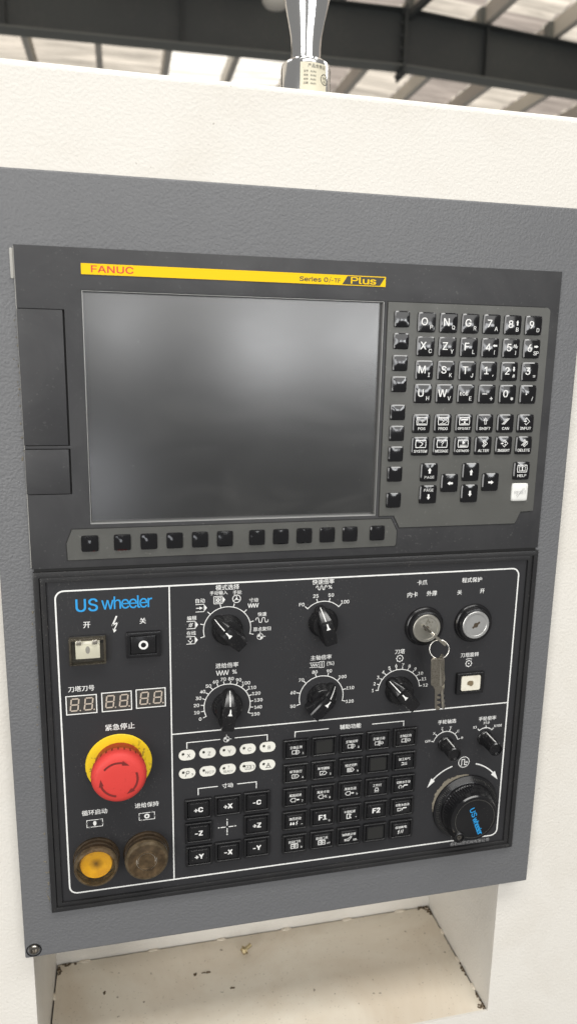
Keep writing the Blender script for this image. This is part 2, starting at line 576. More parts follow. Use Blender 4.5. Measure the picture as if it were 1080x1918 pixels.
    def lathe_up(self, prof, cx, cy, n=48, cap=True):
        """profile (r, z) turned about the vertical"""
        vs, fs = [], []
        for r, z in prof:
            vs += [(cx + r * math.cos(2 * math.pi * i / n), cy + r * math.sin(2 * math.pi * i / n), z) for i in range(n)]
        for k in range(len(prof) - 1):
            for i in range(n):
                j = (i + 1) % n
                fs.append((k * n + i, k * n + j, (k + 1) * n + j, (k + 1) * n + i))
        if cap:
            fs.append(tuple(range((len(prof) - 1) * n, len(prof) * n)))
        return self.add(vs, fs)

    def plate(self, x0, x1, z0, z1, yf, yb, holes=()):
        """plate with rectangular openings (hx0, hx1, hz0, hz1)"""
        xs = sorted({x0, x1, *[q for h in holes for q in h[:2]]})
        zs = sorted({z0, z1, *[q for h in holes for q in h[2:]]})
        nx, nz = len(xs), len(zs)

        def solid(i, j):
            if not (0 <= i < nx - 1 and 0 <= j < nz - 1):
                return False
            a, b = (xs[i] + xs[i + 1]) / 2, (zs[j] + zs[j + 1]) / 2
            return not any(h[0] < a < h[1] and h[2] < b < h[3] for h in holes)
        vs = [(x, y, z) for y in (yf, yb) for x in xs for z in zs]
        idx = lambda k, i, j: k * nx * nz + i * nz + j
        fs = []
        for i in range(nx - 1):
            for j in range(nz - 1):
                if not solid(i, j):
                    continue
                fs.append((idx(0, i, j), idx(0, i + 1, j), idx(0, i + 1, j + 1), idx(0, i, j + 1)))
                fs.append((idx(1, i, j), idx(1, i, j + 1), idx(1, i + 1, j + 1), idx(1, i + 1, j)))
                for di, dj, a, b in ((-1, 0, (i, j), (i, j + 1)), (1, 0, (i + 1, j), (i + 1, j + 1)), (0, -1, (i, j), (i + 1, j)), (0, 1, (i, j + 1), (i + 1, j + 1))):
                    if not solid(i + di, j + dj):
                        fs.append((idx(0, *a), idx(0, *b), idx(1, *b), idx(1, *a)))
        return self.add(vs, fs)

    def mesh(self, name, mat, smooth=35, bevel=0.0, seg=2):
        me = bpy.data.meshes.new(name)
        bm = bmesh.new()
        bv = [bm.verts.new((a * MM, b * MM, c * MM)) for a, b, c in self.v]
        for q in self.f:
            try:
                bm.faces.new([bv[i] for i in q])
            except ValueError:
                pass
        loose = [q for q in bm.verts if not q.link_faces]
        if loose:
            bmesh.ops.delete(bm, geom=loose, context='VERTS')
        bmesh.ops.recalc_face_normals(bm, faces=bm.faces)
        if bevel:
            es = [e for e in bm.edges if len(e.link_faces) == 2 and e.calc_face_angle(0) > 0.6]
            bmesh.ops.bevel(bm, geom=es, offset=bevel * MM, offset_type='OFFSET', segments=seg, profile=0.6, affect='EDGES', clamp_overlap=True)
        bm.to_mesh(me)
        bm.free()
        if smooth:
            for q in me.polygons:
                q.use_smooth = True
            me.set_sharp_from_angle(angle=math.radians(smooth))
        me.materials.append(MATS[mat])
        return me

    def build(self, name, mat, parent=None, smooth=35, bevel=0.0, seg=2, label=None):
        """mesh given in world mm, set down with its origin at its own centre"""
        xs, ys, zs = zip(*self.v)
        o = ((min(xs) + max(xs)) / 2, (min(ys) + max(ys)) / 2, (min(zs) + max(zs)) / 2)
        self.v = [(a - o[0], b - o[1], c - o[2]) for a, b, c in self.v]
        return link(name, self.mesh(name, mat, smooth, bevel, seg), o, parent, label)


def link(name, me, loc, parent=None, label=None):
    ob = bpy.data.objects.new(name, me)
    COL.objects.link(ob)
    world = Vector([q * MM for q in loc])
    if parent is not None:
        ob.parent = parent
        ob.location = world - Vector(parent['_w'])
    else:
        ob.location = world
    ob['_w'] = tuple(world)
    if label:
        ob['label'] = label
    return ob


def thing(name, label, category, loc, group=None):
    ob = bpy.data.objects.new(name, None)
    COL.objects.link(ob)
    ob.location = Vector([q * MM for q in loc])
    ob['_w'] = tuple(ob.location)
    ob['label'] = label
    ob['category'] = category
    if group:
        ob['group'] = group
    return ob


def tag(ob, label=None, category=None, group=None, kind=None):
    for k, q in (('label', label), ('category', category), ('group', group), ('kind', kind)):
        if q:
            ob[k] = q
    return ob


# ------------------------------------------------------------------ hall roof behind the machine (metres -> mm)
RIDGE, BY = 3200.0, 8000.0


def roof_z(x):
    return 4190 + (0.013 * (x - RIDGE) if x < RIDGE else -0.060 * (x - RIDGE))


roof = thing('roof', 'workshop roof of translucent ribbed sheets', 'roof', (RIDGE, BY, 4190))
del roof['category'], roof['label']
roof['kind'] = 'structure'
PX = [-2790 + 870 * i for i in range(14)]
kinds = ['roof_frp', 'roof_frp_bright', 'roof_frp_dim']
edges = [-6000] + PX + [11000]
for i in range(len(edges) - 1):
    for j, (ya, yb) in enumerate(((3000, 8000), (8000, 14000), (14000, 24000))):
        xa, xb = edges[i] + 4, edges[i + 1] - 4
        mb = MB()
        n = int((yb - ya) / 62.5)
        pr = []
        for k in range(n + 1):
            pr.append((ya + (yb - ya) * k / n, (0, 0, 30, 30)[k % 4]))
        mb.add([(x, y, roof_z(x) + h) for x in (xa, xb) for y, h in pr], [(k, k + 1, k + 1 + n + 1, k + n + 1) for k in range(n)])
        xm = (xa + xb) / 2
        if j == 0:
            mt = kinds[2] if (i % 3) else kinds[0]
        else:
            mt = kinds[1] if 300 < xm < 2300 else (kinds[0] if xm < 300 else (kinds[2] if i % 2 else kinds[0]))
        mb.build('roof_sheet', mt, roof, smooth=None)

for i, x in enumerate(PX):
    mb = MB()
    zt = roof_z(x) - 6
    mb.box(x - 4, x + 4, 3000, 24000, zt - 190, zt)
    mb.box(x + 4, x + 74, 3000, 24000, zt - 6, zt)
    mb.box(x + 4, x + 80, 3000, 24000, zt - 190, zt - 184)
    mb.box(x + 74, x + 80, 3000, 24000, zt - 184, zt - 164)
    o = mb.build('roof_purlin', 'purlin_steel', smooth=None)
    tag(o, 'pale steel purlin running away under the ribbed roof sheets', 'purlin', 'purlins under the workshop roof')

beam = thing('roof_beam', 'dark painted steel roof beam crossing above the cream cabinet', 'beam', (RIDGE, BY, 3390))


def seg_prism(x0, x1, za0, za1, zb0, zb1, y0, y1):
    return MB().add([(x0, y0, za0), (x1, y0, zb0), (x1, y0, zb1), (x0, y0, za1), (x0, y1, za0), (x1, y1, zb0), (x1, y1, zb1), (x0, y1, za1)],
                    [(0, 1, 2, 3), (7, 6, 5, 4), (0, 4, 5, 1), (1, 5, 6, 2), (2, 6, 7, 3), (3, 7, 4, 0)])


for (x0, l0, u0), (x1, l1, u1) in (((-5000, 3290, 3830), (RIDGE - 14, 3405, 3955)), ((RIDGE + 14, 3405, 3955), (9500, 3180, 3575))):
    seg_prism(x0, x1, l0, u0, l1, u1, BY - 5, BY + 5).build('web', 'beam_steel', beam, None)
    seg_prism(x0, x1, l0 - 14, l0, l1 - 14, l1, BY - 110, BY + 110).build('flange', 'flange_steel', beam, None, label='pale lower flange of the roof beam')
    seg_prism(x0, x1, u0, u0 + 14, u1, u1 + 14, BY - 110, BY + 110).build('flange', 'beam_steel', beam, None)
for x in (-1006, 740, 4200, 5600):
    t = (x + 5000) / (RIDGE + 5000) if x < RIDGE else (x - RIDGE) / (9500 - RIDGE)
    lo, up = (3290 + 115 * t, 3830 + 125 * t) if x < RIDGE else (3405 - 225 * t, 3955 - 380 * t)
    MB().box(x - 6, x + 6, BY - 95, BY - 6, lo + 2, up - 2).build('stiffener', 'beam_steel', beam, None)
MB().box(RIDGE - 13, RIDGE + 13, BY - 125, BY + 125, 3290, 4000).build('splice_plate', 'beam_steel', beam, None)
for z in (3330, 3460, 3570, 3700, 3830, 3940):
    for y in (-70, 70):
        MB().add(*(lambda r: ([(RIDGE - 45 + 90 * k, BY + y + r * math.cos(a * math.pi / 3), z + r * math.sin(a * math.pi / 3)) for k in (0, 1) for a in range(6)],
                              [tuple(range(6)), tuple(range(11, 5, -1))] + [(a, a + 6, (a + 1) % 6 + 6, (a + 1) % 6) for a in range(6)]))(17)).build('bolt', 'beam_steel', beam, None)
for x in PX:
    if -4500 < x < 9000:
        t = (x + 5000) / (RIDGE + 5000) if x < RIDGE else (x - RIDGE) / (9500 - RIDGE)
        up = 3830 + 125 * t if x < RIDGE else 3955 - 380 * t
        MB().box(x - 60, x - 4, BY - 60, BY + 60, up + 14, roof_z(x) - 30).build('cleat', 'flange_steel', beam, None)
# knee brace rising from the splice to the nearer roof
mb = MB()
for dx in (0,):
    a, b = Vector((RIDGE + 30, BY - 40, 3900)), Vector((RIDGE + 420, BY - 1300, 4130))
    d = (b - a).normalized()
    s = d.cross(Vector((0, 0, 1))).normalized() * 32
    u = s.cross(d).normalized() * 32
    mb.add([a - s - u, a + s - u, a + s + u, a - s + u, b - s - u, b + s - u, b + s + u, b - s + u], [(0, 1, 2, 3), (7, 6, 5, 4), (0, 4, 5, 1), (1, 5, 6, 2), (2, 6, 7, 3), (3, 7, 4, 0)])
mb.build('brace', 'beam_steel', beam, None)

hx, hz = at(517, 4, 5200)
lamp = thing('pendant_lamp', 'pale unlit dome lamp hanging under the roof beside the chrome stem', 'lamp', (hx, 5200, hz))
MB().lathe_up([(2, hz + 120), (60, hz + 110), (95, hz + 60), (100, hz + 0), (80, hz - 26), (40, hz - 42), (2, hz - 46)], hx, 5200, 24).build('shade', 'purlin_steel', lamp)
MB().lathe_up([(8, hz + 100), (8, roof_z(hx) - 8)], hx, 5200, 8).build('hanging_rod', 'beam_steel', lamp)

# ------------------------------------------------------------------ cabinet
CY0 = 16.0                                            # cream front plane
NX0, NX1, NZ0, NZ1, NBACK = -58.5, 353.5, -500.6, -240.0, 158.0
cab = thing('machine_cabinet', 'cream control cabinet with grey faceplate and open shelf niche below', 'cabinet', (150, 160, -640))
mb = MB()
X0, X1, ZB, ZT, RAD = -190.0, 520.0, -640.0, 299.3, 5.0
mb.plate(X0, X1, ZB, ZT - RAD, CY0, CY0 + 2, [(NX0, NX1, NZ0, NZ1)])
prof = [(CY0 + RAD - RAD * math.cos(math.radians(a)), ZT - RAD + RAD * math.sin(math.radians(a))) for a in range(0, 91, 15)] + [(330.0, ZT)]
mb.add([(x, y, z) for x in (X0, X1) for y, z in prof], [(i, i + 1, i + 1 + len(prof), i + len(prof)) for i in range(len(prof) - 1)])
for x in (X0, X1):
    mb.add([(x, CY0, ZB), (x, CY0, ZT - RAD), (x, 330, ZT - RAD), (x, 330, ZB)], [(0, 1, 2, 3)])
mb.build('housing', 'cream_paint', cab, smooth=40)
mb = MB()
mb.box(NX0 - 2, NX0, CY0 + 2, NBACK, NZ0 - 40, NZ1)
mb.build('niche_wall', 'cream_paint', cab, None, 0.3)
mb = MB()
mb.box(NX1, NX1 + 2, CY0 + 2, NBACK, NZ0 - 40, NZ1)
mb.build('niche_wall', 'cream_paint', cab, None, 0.3)
mb = MB()
mb.box(NX0 - 2, NX1 + 2, NBACK, NBACK + 2, NZ0 - 40, NZ1)
mb.build('niche_back', 'cream_paint', cab, None)
MB().box(NX0 - 2, NX1 + 2, CY0 + 2, NBACK, NZ1, NZ1 + 2).build('niche_top', 'cream_paint', cab, None)
MB().box(NX0 + 1.4, NX1 - 1.4, CY0 + 1.6, NBACK - 1.6, NZ0 - 2, NZ0).build('shelf', 'shelf_paint', cab, None, 0.4, label='stained tan shelf bottom of the niche')
MB().box(NX0, NX1, CY0 + 2, NBACK, NZ0 - 22, NZ0 - 20).build('void', 'gap_dark', cab, None)


def blob(cx, cy, cz, rx, ry, rz, seed):
    r = random.Random(seed)
    bm = bmesh.new()
    bmesh.ops.create_icosphere(bm, subdivisions=2, radius=1)
    vs = [(cx + q.co.x * rx * r.uniform(.75, 1.15), cy + q.co.y * ry * r.uniform(.75, 1.15), cz + q.co.z * rz * r.uniform(.75, 1.15)) for q in bm.verts]
    fs = [tuple(q.index for q in f.verts) for f in bm.faces]
    bm.free()
    return MB().add(vs, fs)


for i, x in enumerate((-30, 40, 112, 184, 255, 318)):
    blob(x, NBACK - 1.5, NZ0 - 0.2, 6.5, 2.4, 1.3, i).build('weld_bead', 'weld_paint', cab, 60)
for i, y in enumerate((45, 80, 118)):
    blob(NX1 - 1.0, y, NZ0 - 0.2, 2.0, 5, 1.3, 20 + i).build('weld_bead', 'weld_paint', cab, 60)
    blob(NX0 + 1.0, y, NZ0 - 0.2, 2.0, 5, 1.3, 30 + i).build('weld_bead', 'weld_paint', cab, 60)
for i, (x, y, a, b) in enumerate(((NX1 - 8, NBACK - 3, 9, 3.2), (NX1 - 3, NBACK - 10, 3.4, 7), (NX0 + 10, NBACK - 3, 8, 3), (NX0 + 3, NBACK - 9, 3, 8), (NX1 - 4, CY0 + 5, 5, 3.5), (NX1 - 2, 66, 1.6, 9), (NX1 - 2, 32, 1.6, 8), (90, 116, 4.2, 2.2), (80, 117, 2.2, 1.6), (115, 93, 2, 2), (-10, 112, 1.8, 3))):
    g_, r_ = MB(), random.Random(60 + i)
    for k in range(max(4, int(a * b * .7))):
        q = blob(x + r_.gauss(0, a * .42), y + r_.gauss(0, b * .42), NZ0 + 0.05, r_.uniform(.5, 1.7), r_.uniform(.5, 1.5), r_.uniform(.3, .9), 70 + i + k)
        g_.add(q.v, q.f)
    g_.build('grime_spot', 'grime', cab, None)['kind'] = 'stuff'

GX0, GX1, GZ0, GZ1 = -62.5, 373.5, -348.5, 231.4
mb = MB().plate(GX0, GX1, GZ0, GZ1, 2.4, CY0 + 0.6, [(-2.0, 213.0, -2.0, 160.4)])
face = mb.build('faceplate', 'grey_paint', cab, 40, 1.6, 3, label='grey textured metal faceplate')
for bx, bz in ((-55.6, -341.5), (366.5, -341.5), (-55.6, 224.5), (366.5, 224.5)):
    if bx > 0 or bz > 0:
        continue
    s = MB().lathe([(5.6, 0.0), (5.8, 0.25), (5.0, 0.3), (4.7, -2.0), (4.6, -2.2)], bx, bz, 2.3, 28, cap=True).build('socket_screw', 'screw_black', cab)
    MB().lathe([(4.0, -1.6), (4.0, 1.6), (3.5, 2.3), (2.4, 2.4), (2.2, 0.6)], bx + .3, bz + 1.2, 2.3, 24).build('screw_head', 'screw_steel', s)
# scraped paint crumbs where frame meets faceplate
MB().add(*(lambda L: (sum([q.v for q in L], []), sum([[tuple(i + sum(len(p.v) for p in L[:k]) for i in f) for f in q.f] for k, q in enumerate(L)], [])))(
    [blob(random.gauss(-42.6, 0.8), 2.35, random.choice((random.uniform(-306, -262), random.uniform(40, 140), random.uniform(-300, -60))), random.uniform(.25, .8), .35, random.uniform(.3, 1.1), 100 + i) for i in range(60)])).build('dust_crumbs', 'tarnish_dust', cab, None)['kind'] = 'stuff'

# ------------------------------------------------------------------ chrome lamp stem on the cabinet top
LX, LY = 163.6, 60.0
lampst = thing('signal_lamp_stand', 'polished chrome signal lamp stem flaring upwards on cabinet top', 'lamp stand', (LX, LY, ZT))
MB().lathe_up([(18.4, ZT), (18.4, 325.5), (17.6, 328.4), (15.4, 330.2), (11.2, 330.6)], LX, LY).build('collar', 'chrome', lampst, 30)
MB().lathe_up([(10.9, 330.6), (10.9, 340), (11.6, 348), (13.4, 357), (15.3, 365.5), (16.9, 374), (18.4, 386), (19.4, 398), (20, 410)], LX, LY).build('stem', 'chrome', lampst, 60)
MB().lathe_up([(22, 410), (24, 412), (24, 470), (22, 473)], LX, LY).build('lamp_body', 'chrome', lampst, 30)
# certification sticker wrapped round the collar
mb, pm = MB(), MB()
A0, A1, SZ0, SZ1, SR = math.radians(-116), math.radians(-50), 306.0, 328.6, 18.55


def wrap(a, z, r=SR):
    return (LX + r * math.cos(a), LY + r * math.sin(a), z)


n = 14
mb.add([wrap(A0 + (A1 - A0) * i / n, z) for z in (SZ0, 325.3) for i in range(n + 1)], [(i, i + 1, i + n + 2, i + n + 1) for i in range(n)])
st = mb.build('sticker', 'sticker', lampst, 60, label='small certification sticker round the chrome collar')


def wrapped(m0):
    m1 = MB()
    m1.add([wrap(A0 + (x / 1.0) / SR, z, SR + 0.12) for x, _, z in m0.v], m0.f)
    return m1


t = MB()
t.text('产品合格证', 12.5, 323.0, 0, w=14)
for k, (s, ww) in enumerate((('型号', 3.2), ('规格', 3.2), ('检验', 3.2), ('日期', 3.2))):
    t.text(s, 4.2, 319.2 - 2.6 * k, 0, w=ww)
    t.text('A' * 4, 9.5, 319.2 - 2.6 * k, 0, w=4.4, h=1.4)
t.ring(19.2, 315.4, 3.4, 0.5, 0)
t.text('合格', 19.2, 316.3, 0, w=4.0)
t.text('QC', 19.2, 313.9, 0, w=2.6)
t.stroke([(2, 321.2), (22, 321.2)], 0.3, 0)
wrapped(t).build('lettering', 'print_dark', st, None)

# ------------------------------------------------------------------ display unit
BX0, BX1, BZ0, BZ1 = -40.8, 351.8, -30.8, 184.9
SCR = (0.0, 211.0, 0.0, 158.4)
disp = thing('display_unit', 'dark control display unit with blank screen, yellow strip and black keypad', 'control display', (150, 2, -30.8))
SL = [(-40.9, -11.2, 55.4, 145.8), (-40.9, -11.2, 21.8, 54.0)]
mb = MB().plate(BX0, BX1, BZ0, BZ1, -1.0, 3.0, [SCR, (-40.0, -11.2, 55.6, 145.6), (-40.0, -11.2, 22.0, 53.6)])
mb.build('bezel', 'bezel_plastic', disp, 30, 0.35)
MB().box(BX0 - 0.35, BX0, -0.6, 2.0, BZ0 + 1, BZ1 - 1).build('side_edge', 'bezel_edge', disp, None)
for (z0, z1) in ((56.0, 145.3), (22.4, 53.2)):
    MB().box(-41.0, -12.4, -1.1, 1.6, z0, z1).build('slot_cover', 'bezel_plastic', disp, 30, 0.4)
    MB().box(-40.0, -11.2, 1.4, 2.1, z0 - .4, z1 + .3).build('slot_floor', 'slot_gap', disp, None)
# small pale gasket_tab peeping out at the upper left side
MB().prism(rrect(-43.6, -41.5, 164, 183, 0.9), 0.9, 2.8).build('gasket_tab', 'bezel_edge', disp, 30, 0.3)
# screen, set back in a silver-lipped opening
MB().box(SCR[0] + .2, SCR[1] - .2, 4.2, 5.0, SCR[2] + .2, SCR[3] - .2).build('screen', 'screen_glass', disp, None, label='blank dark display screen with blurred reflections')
MB().plate(SCR[0] + 0.05, SCR[1] - .05, SCR[2] + .05, SCR[3] - .05, -0.4, 4.1, [(SCR[0] + 0.7, SCR[1] - 0.7, SCR[2] + 0.7, SCR[3] - 0.7)]).build('screen_trim', 'screen_trim', disp, None, 0.25)

strip = MB().box(0.4, 210.7, -1.5, -1.0, 168.3, 175.2).build('brand_strip', 'strip_yellow', disp, None, label='yellow brand strip above the screen')
MB().text('FANUC', 20.4, 171.9, -1.56, w=27, h=4.3, bold=0.018).build('lettering', 'print_red', strip, None)
t = MB().text('Series 0', 157.5, 171.5, -1.56, w=20.5, h=3.1, bold=0.018)
t.text('i', 169.3, 171.6, -1.56, h=3.9, bold=0.0, shear=0.35)
t.text('-TF', 173.6, 171.3, -1.56, w=6.6, h=2.7, bold=0.018)
t.build('lettering', 'print_dark', strip, None)
MB().poly([(178.2, 168.9), (206.4, 168.9), (210.0, 174.6), (182.0, 174.6)], -1.56).build('lettering_ground', 'strip_dark', strip, None)
MB().text('Plus', 194.0, 171.8, -1.62, w=18.6, h=4.5, bold=0.02).build('lettering', 'strip_yellow', strip, None)

# keypad plates
MB().prism([(213.2, -.2), (225.2, -.2), (230.2, -9.8), (328.8, -9.8), (333.2, -.3), (344.2, .2)] + arc_pts(341.2, 155.2, 3, 0, 90, 5) + [(213.2, 158.2)], -1.7, -1.0, 0.25).build('keypad_plate', 'keypad_metal', disp, 30)
MB().prism([(-16.3, -25.0), (227.4, -24.2), (228.4, -22.5), (228.4, -12.0), (223.4, -2.6), (-12.7, -3.0), (-16.7, -13.0)], -1.7, -1.0, 0.25).build('softkey_plate', 'keypad_metal', disp, 30)
MB().stroke([(-16.6, -25.3), (228.0, -24.5), (228.8, -22.5), (228.8, -11.9), (223.6, -2.3), (-12.9, -2.7), (-17.0, -13.0)], 0.5, -1.05, True).build('groove', 'slot_gap', disp, None)
MB().stroke([(212.9, -.5), (225.0, -.5), (230.0, -10.1), (329.0, -10.1), (333.4, -.6), (342, -.3)], 0.45, -1.05).build('groove', 'slot_gap', disp, None)
MB().stroke([(212.9, -.5), (212.9, 158.5), (340, 158.5)], 0.45, -1.05).build('groove', 'slot_gap', disp, None)

KY = -1.7


def pillow(a, b, h0, d, n=8):
    def hgt(x, z):
        u, v = max(-1, min(1, x / a)), max(-1, min(1, z / b))
        return h0 + d * (1 - u * u) * (1 - v * v)
    vs, fs = [], []
    for i in range(n + 1):
        for j in range(n + 1):
            u, v = -1 + 2 * i / n, -1 + 2 * j / n
            vs.append((a * u * (1 - .055 * abs(v) ** 7), -(h0 + d * (1 - u * u) * (1 - v * v)), b * v * (1 - .055 * abs(u) ** 7)))
    idx = lambda i, j: i * (n + 1) + j
    for i in range(n):
        for j in range(n):
            fs.append((idx(i, j), idx(i + 1, j), idx(i + 1, j + 1), idx(i, j + 1)))
    rim = [idx(i, 0) for i in range(n)] + [idx(n, j) for j in range(n)] + [idx(i, n) for i in range(n, 0, -1)] + [idx(0, j) for j in range(n, 0, -1)]
    prev = rim
    for grow, h in ((0.86, h0 - 0.62), (0.96, h0 - 1.0), (0.96, 0.0)):
        cur = []
        for q in rim:
            x, _, z = vs[q]
            cur.append(len(vs))
            vs.append((x * (1 + grow / a), -h, z * (1 + grow / b)))
        m_ = len(rim)
        for k in range(m_):
            fs.append((prev[k], prev[(k + 1) % m_], cur[(k + 1) % m_], cur[k]))
        prev = cur
    mb = MB().add(vs, fs)
    return mb, hgt


mb, KH = pillow(6.1, 6.25, 1.7, 0.42)
KEY_ME = mb.mesh('key', 'key_black', 24)
mb, _ = pillow(6.1, 6.25, 1.7, 0.42)
KEY_WHITE = mb.mesh('key', 'key_white', 60)
mb, SH = pillow(4.95, 4.9, 1.7, 0.36)
SOFT_ME = mb.mesh('soft_key', 'key_black', 24)
for z in (146.3, 130.7, 115.0, 99.6, 78.9, 63.3, 47.7, 32.3, 12.1):
    link('soft_key', SOFT_ME, (224.1, KY, z), disp)
for x in (-0.8, 21.5, 40.0, 58.3, 76.5, 94.7, 118.5, 136.5, 154.5, 172.4, 190.3, 212.2):
    link('soft_key', SOFT_ME, (x, KY, -13.3), disp)

KYF = lambda a, b: -KH(a, b) - 0.12
W = 0.55


def arrow(m_, cx, cz, l, ang, y, hw=1.5, sw=0.75):
    c, s = math.cos(math.radians(ang)), math.sin(math.radians(ang))
    def tr(a, b):
        return (cx + a * c - b * s, cz + a * s + b * c)
    m_.poly([tr(-l / 2, -sw), tr(0.02 * l, -sw), tr(0.02 * l, sw), tr(-l / 2, sw)], y)
    m_.poly([tr(0.02 * l, -hw), tr(l / 2, 0), tr(0.02 * l, hw)], y)


def icon(m_, name, y, cx=0.0, cz=1.7):
    P = lambda *q: [(cx + a, cz + b) for a, b in q]
    if name in ('POS', 'PROG', 'OFS/SET', 'SYSTEM', 'MESSAGE', 'CSTM/GR', 'HELP'):
        m_.stroke(P((-3.9, -2.5), (3.9, -2.5), (4.2, 0), (3.9, 2.9), (-3.9, 2.9), (-4.2, 0)), W, y, True)
    if name == 'POS':
        m_.stroke(P((-2.9, 2.2), (-2.9, -1.7), (3.2, -1.7)), .35, y)
        m_.stroke(P((0.4, 1.9), (0.4, -1.0)), .4, y); m_.stroke(P((-1.1, .45), (1.9, .45)), .4, y)
    elif name == 'PROG':
        m_.stroke(P((-2.9, 2.0), (1.4, 2.0), (3.2, .2), (1.4, -1.6), (-2.9, -1.6)), .38, y)
        m_.stroke(P((-1.2, 1.4), (.3, .2), (-1.2, -.9)), .38, y)
    elif name == 'OFS/SET':
        m_.stroke(P((-2.8, 1.4), (2.8, 1.4)), .9, y); m_.stroke(P((-2.8, 2.1), (-2.8, .6)), .35, y)
        m_.disc(cx, cz - .6, .75, y, 10); m_.stroke(P((-2.8, -1.6), (2.8, -1.6)), .45, y)
    elif name == 'SYSTEM':
        m_.stroke(P((-1.2, 1.8), (.3, 1.5), (1.6, .2), (.3, -1.2), (-1.0, -1.6)), .5, y)
    elif name == 'MESSAGE':
        m_.text('?', cx, cz + .2, y, h=3.8)
    elif name == 'CSTM/GR':
        m_.poly(P((-.6, 2.5), (1.7, .7), (-.6, -.4)), y); m_.stroke(P((-2.8, -1.0), (2.8, -1.0)), .35, y); m_.stroke(P((-2.8, -1.8), (2.8, -1.8)), .5, y)
    elif name == 'HELP':
        m_.stroke(P((-2.5, 1.7), (-.2, 1.7), (-.2, -1.4), (-2.5, -1.4)), .4, y, True)
        m_.stroke(P((2.5, 1.7), (.2, 1.7), (.2, -1.4), (2.5, -1.4)), .4, y, True)
    elif name == 'SHIFT':
        m_.stroke(P((-.7, -1.9), (.7, -1.9), (.7, .8), (1.5, .8), (0, 2.6), (-1.5, .8), (-.7, .8)), .4, y, True)
    elif name == 'CAN':
        for k in (-.9, 0, .9):
            m_.stroke(P((-2.4 + k, -2.2), (2.0 + k, 2.4)), .42, y)
    elif name in ('INPUT', 'ALTER', 'INSERT', 'DELETE'):
        m_.stroke(P((-1.3, 1.4), (.1, 2.8), (2.9, .1), (.1, -2.6), (-1.3, -1.3)), .42, y)
        if name == 'INPUT':
            arrow(m_, cx - .8, cz + .1, 2.6, 0, y, .8, .35)
        if name == 'ALTER':
            m_.text('S', cx + .3, cz + .1, y, h=3, bold=.02)
        if name == 'INSERT':
            arrow(m_, cx - 1.8, cz + .1, 2.4, 0, y, .8, .35); m_.stroke(P((.2, 1.3), (1.2, .6)), .7, y); m_.stroke(P((.2, -1.2), (1.2, -.5)), .7, y)
        if name == 'DELETE':
            for k in (-.6, .5, 1.5):
                m_.stroke(P((-2.0 + k, -1.6), (1.2 + k, 1.8)), .45, y)


def mdi_key(x, z, build, white=False):
    k = link('key', KEY_WHITE if white else KEY_ME, (x, KY, z), disp)
    if build:
        m_ = MB()
        build(m_)
        me = m_.mesh('legend', 'print_grey' if white else 'print_white', None)
        o = bpy.data.objects.new('legend', me)
        COL.objects.link(o)
        o.parent = k
    return k


def two(big, small, extra=None):
    def f(m_):
        if big:
            if big == 'EOB':
                m_.text(big, -2.0, .2, KYF, w=6.4, bold=0.012)
            elif big == '-':
                m_.stroke([(-4.3, 0.2), (-.3, 0.2)], .6, KYF)
            elif big == '·':
                m_.disc(-2.0, 0.2, .65, KYF, 10)
            else:
                m_.text(big, -2.2, .5, KYF, h=5.4, bold=0.009)
        if small:
            hh = {'.': .8, ',': 1.2, '=': 1.3, '+': 2.4, '*': 2.3, '#': 2.5, '/': 3}.get(small, 2.9)
            m_.text(small, 3.4, -3.3, KYF, h=hh, bold=0.012)
        if extra in (0, 90, 180, 270):
            arrow(m_, 3.3, 1.6, 3.8, extra, KYF, 1.1, .62)
        if extra == 'W':
            m_.stroke([(1.4, .6), (2.0, 2.9), (2.7, .2), (3.4, 3.0), (4.1, .0), (4.7, 1.8)], .42, KYF)
    return f


COLS = [243.4 + 17.36 * i for i in range(6)]
ROWS = [144.6, 127.4, 110.1, 92.9]
L4 = [[('O', 'P'), ('N', 'Q'), ('G', 'R'), ('7', 'A'), ('8', 'B', 90), ('9', 'D')],
      [('X', 'C'), ('Z', 'Y'), ('F', 'L'), ('4', '[', 180), ('5', ']', 'W'), ('6', 'SP', 0)],
      [('M', 'I'), ('S', 'K'), ('T', 'J'), ('1', ','), ('2', '#', 270), ('3', '=')],
      [('U', 'H'), ('W', 'V'), ('EOB', 'E'), ('-', '+'), ('0', '*'), ('·', '/')]]
for z, row in zip(ROWS, L4):
    for x, q in zip(COLS, row):
        mdi_key(x, z, two(*q))


def func(name):
    def f(m_):
        icon(m_, name, KYF)
        m_.text(name, 0, -3.7, KYF, w=min(10.4, 1.72 * len(name) + .6), h=2.1, bold=0.014)
    return f


for z, row in ((70.5, ('POS', 'PROG', 'OFS/SET', 'SHIFT', 'CAN', 'INPUT')), (53.4, ('SYSTEM', 'MESSAGE', 'CSTM/GR', 'ALTER', 'INSERT', 'DELETE'))):
    for x, q in zip(COLS, row):
        mdi_key(x, z, func(q))


def cursor(ang):
    return lambda m_: arrow(m_, 0, 0, 4.6, ang, KYF, 1.5, .75)


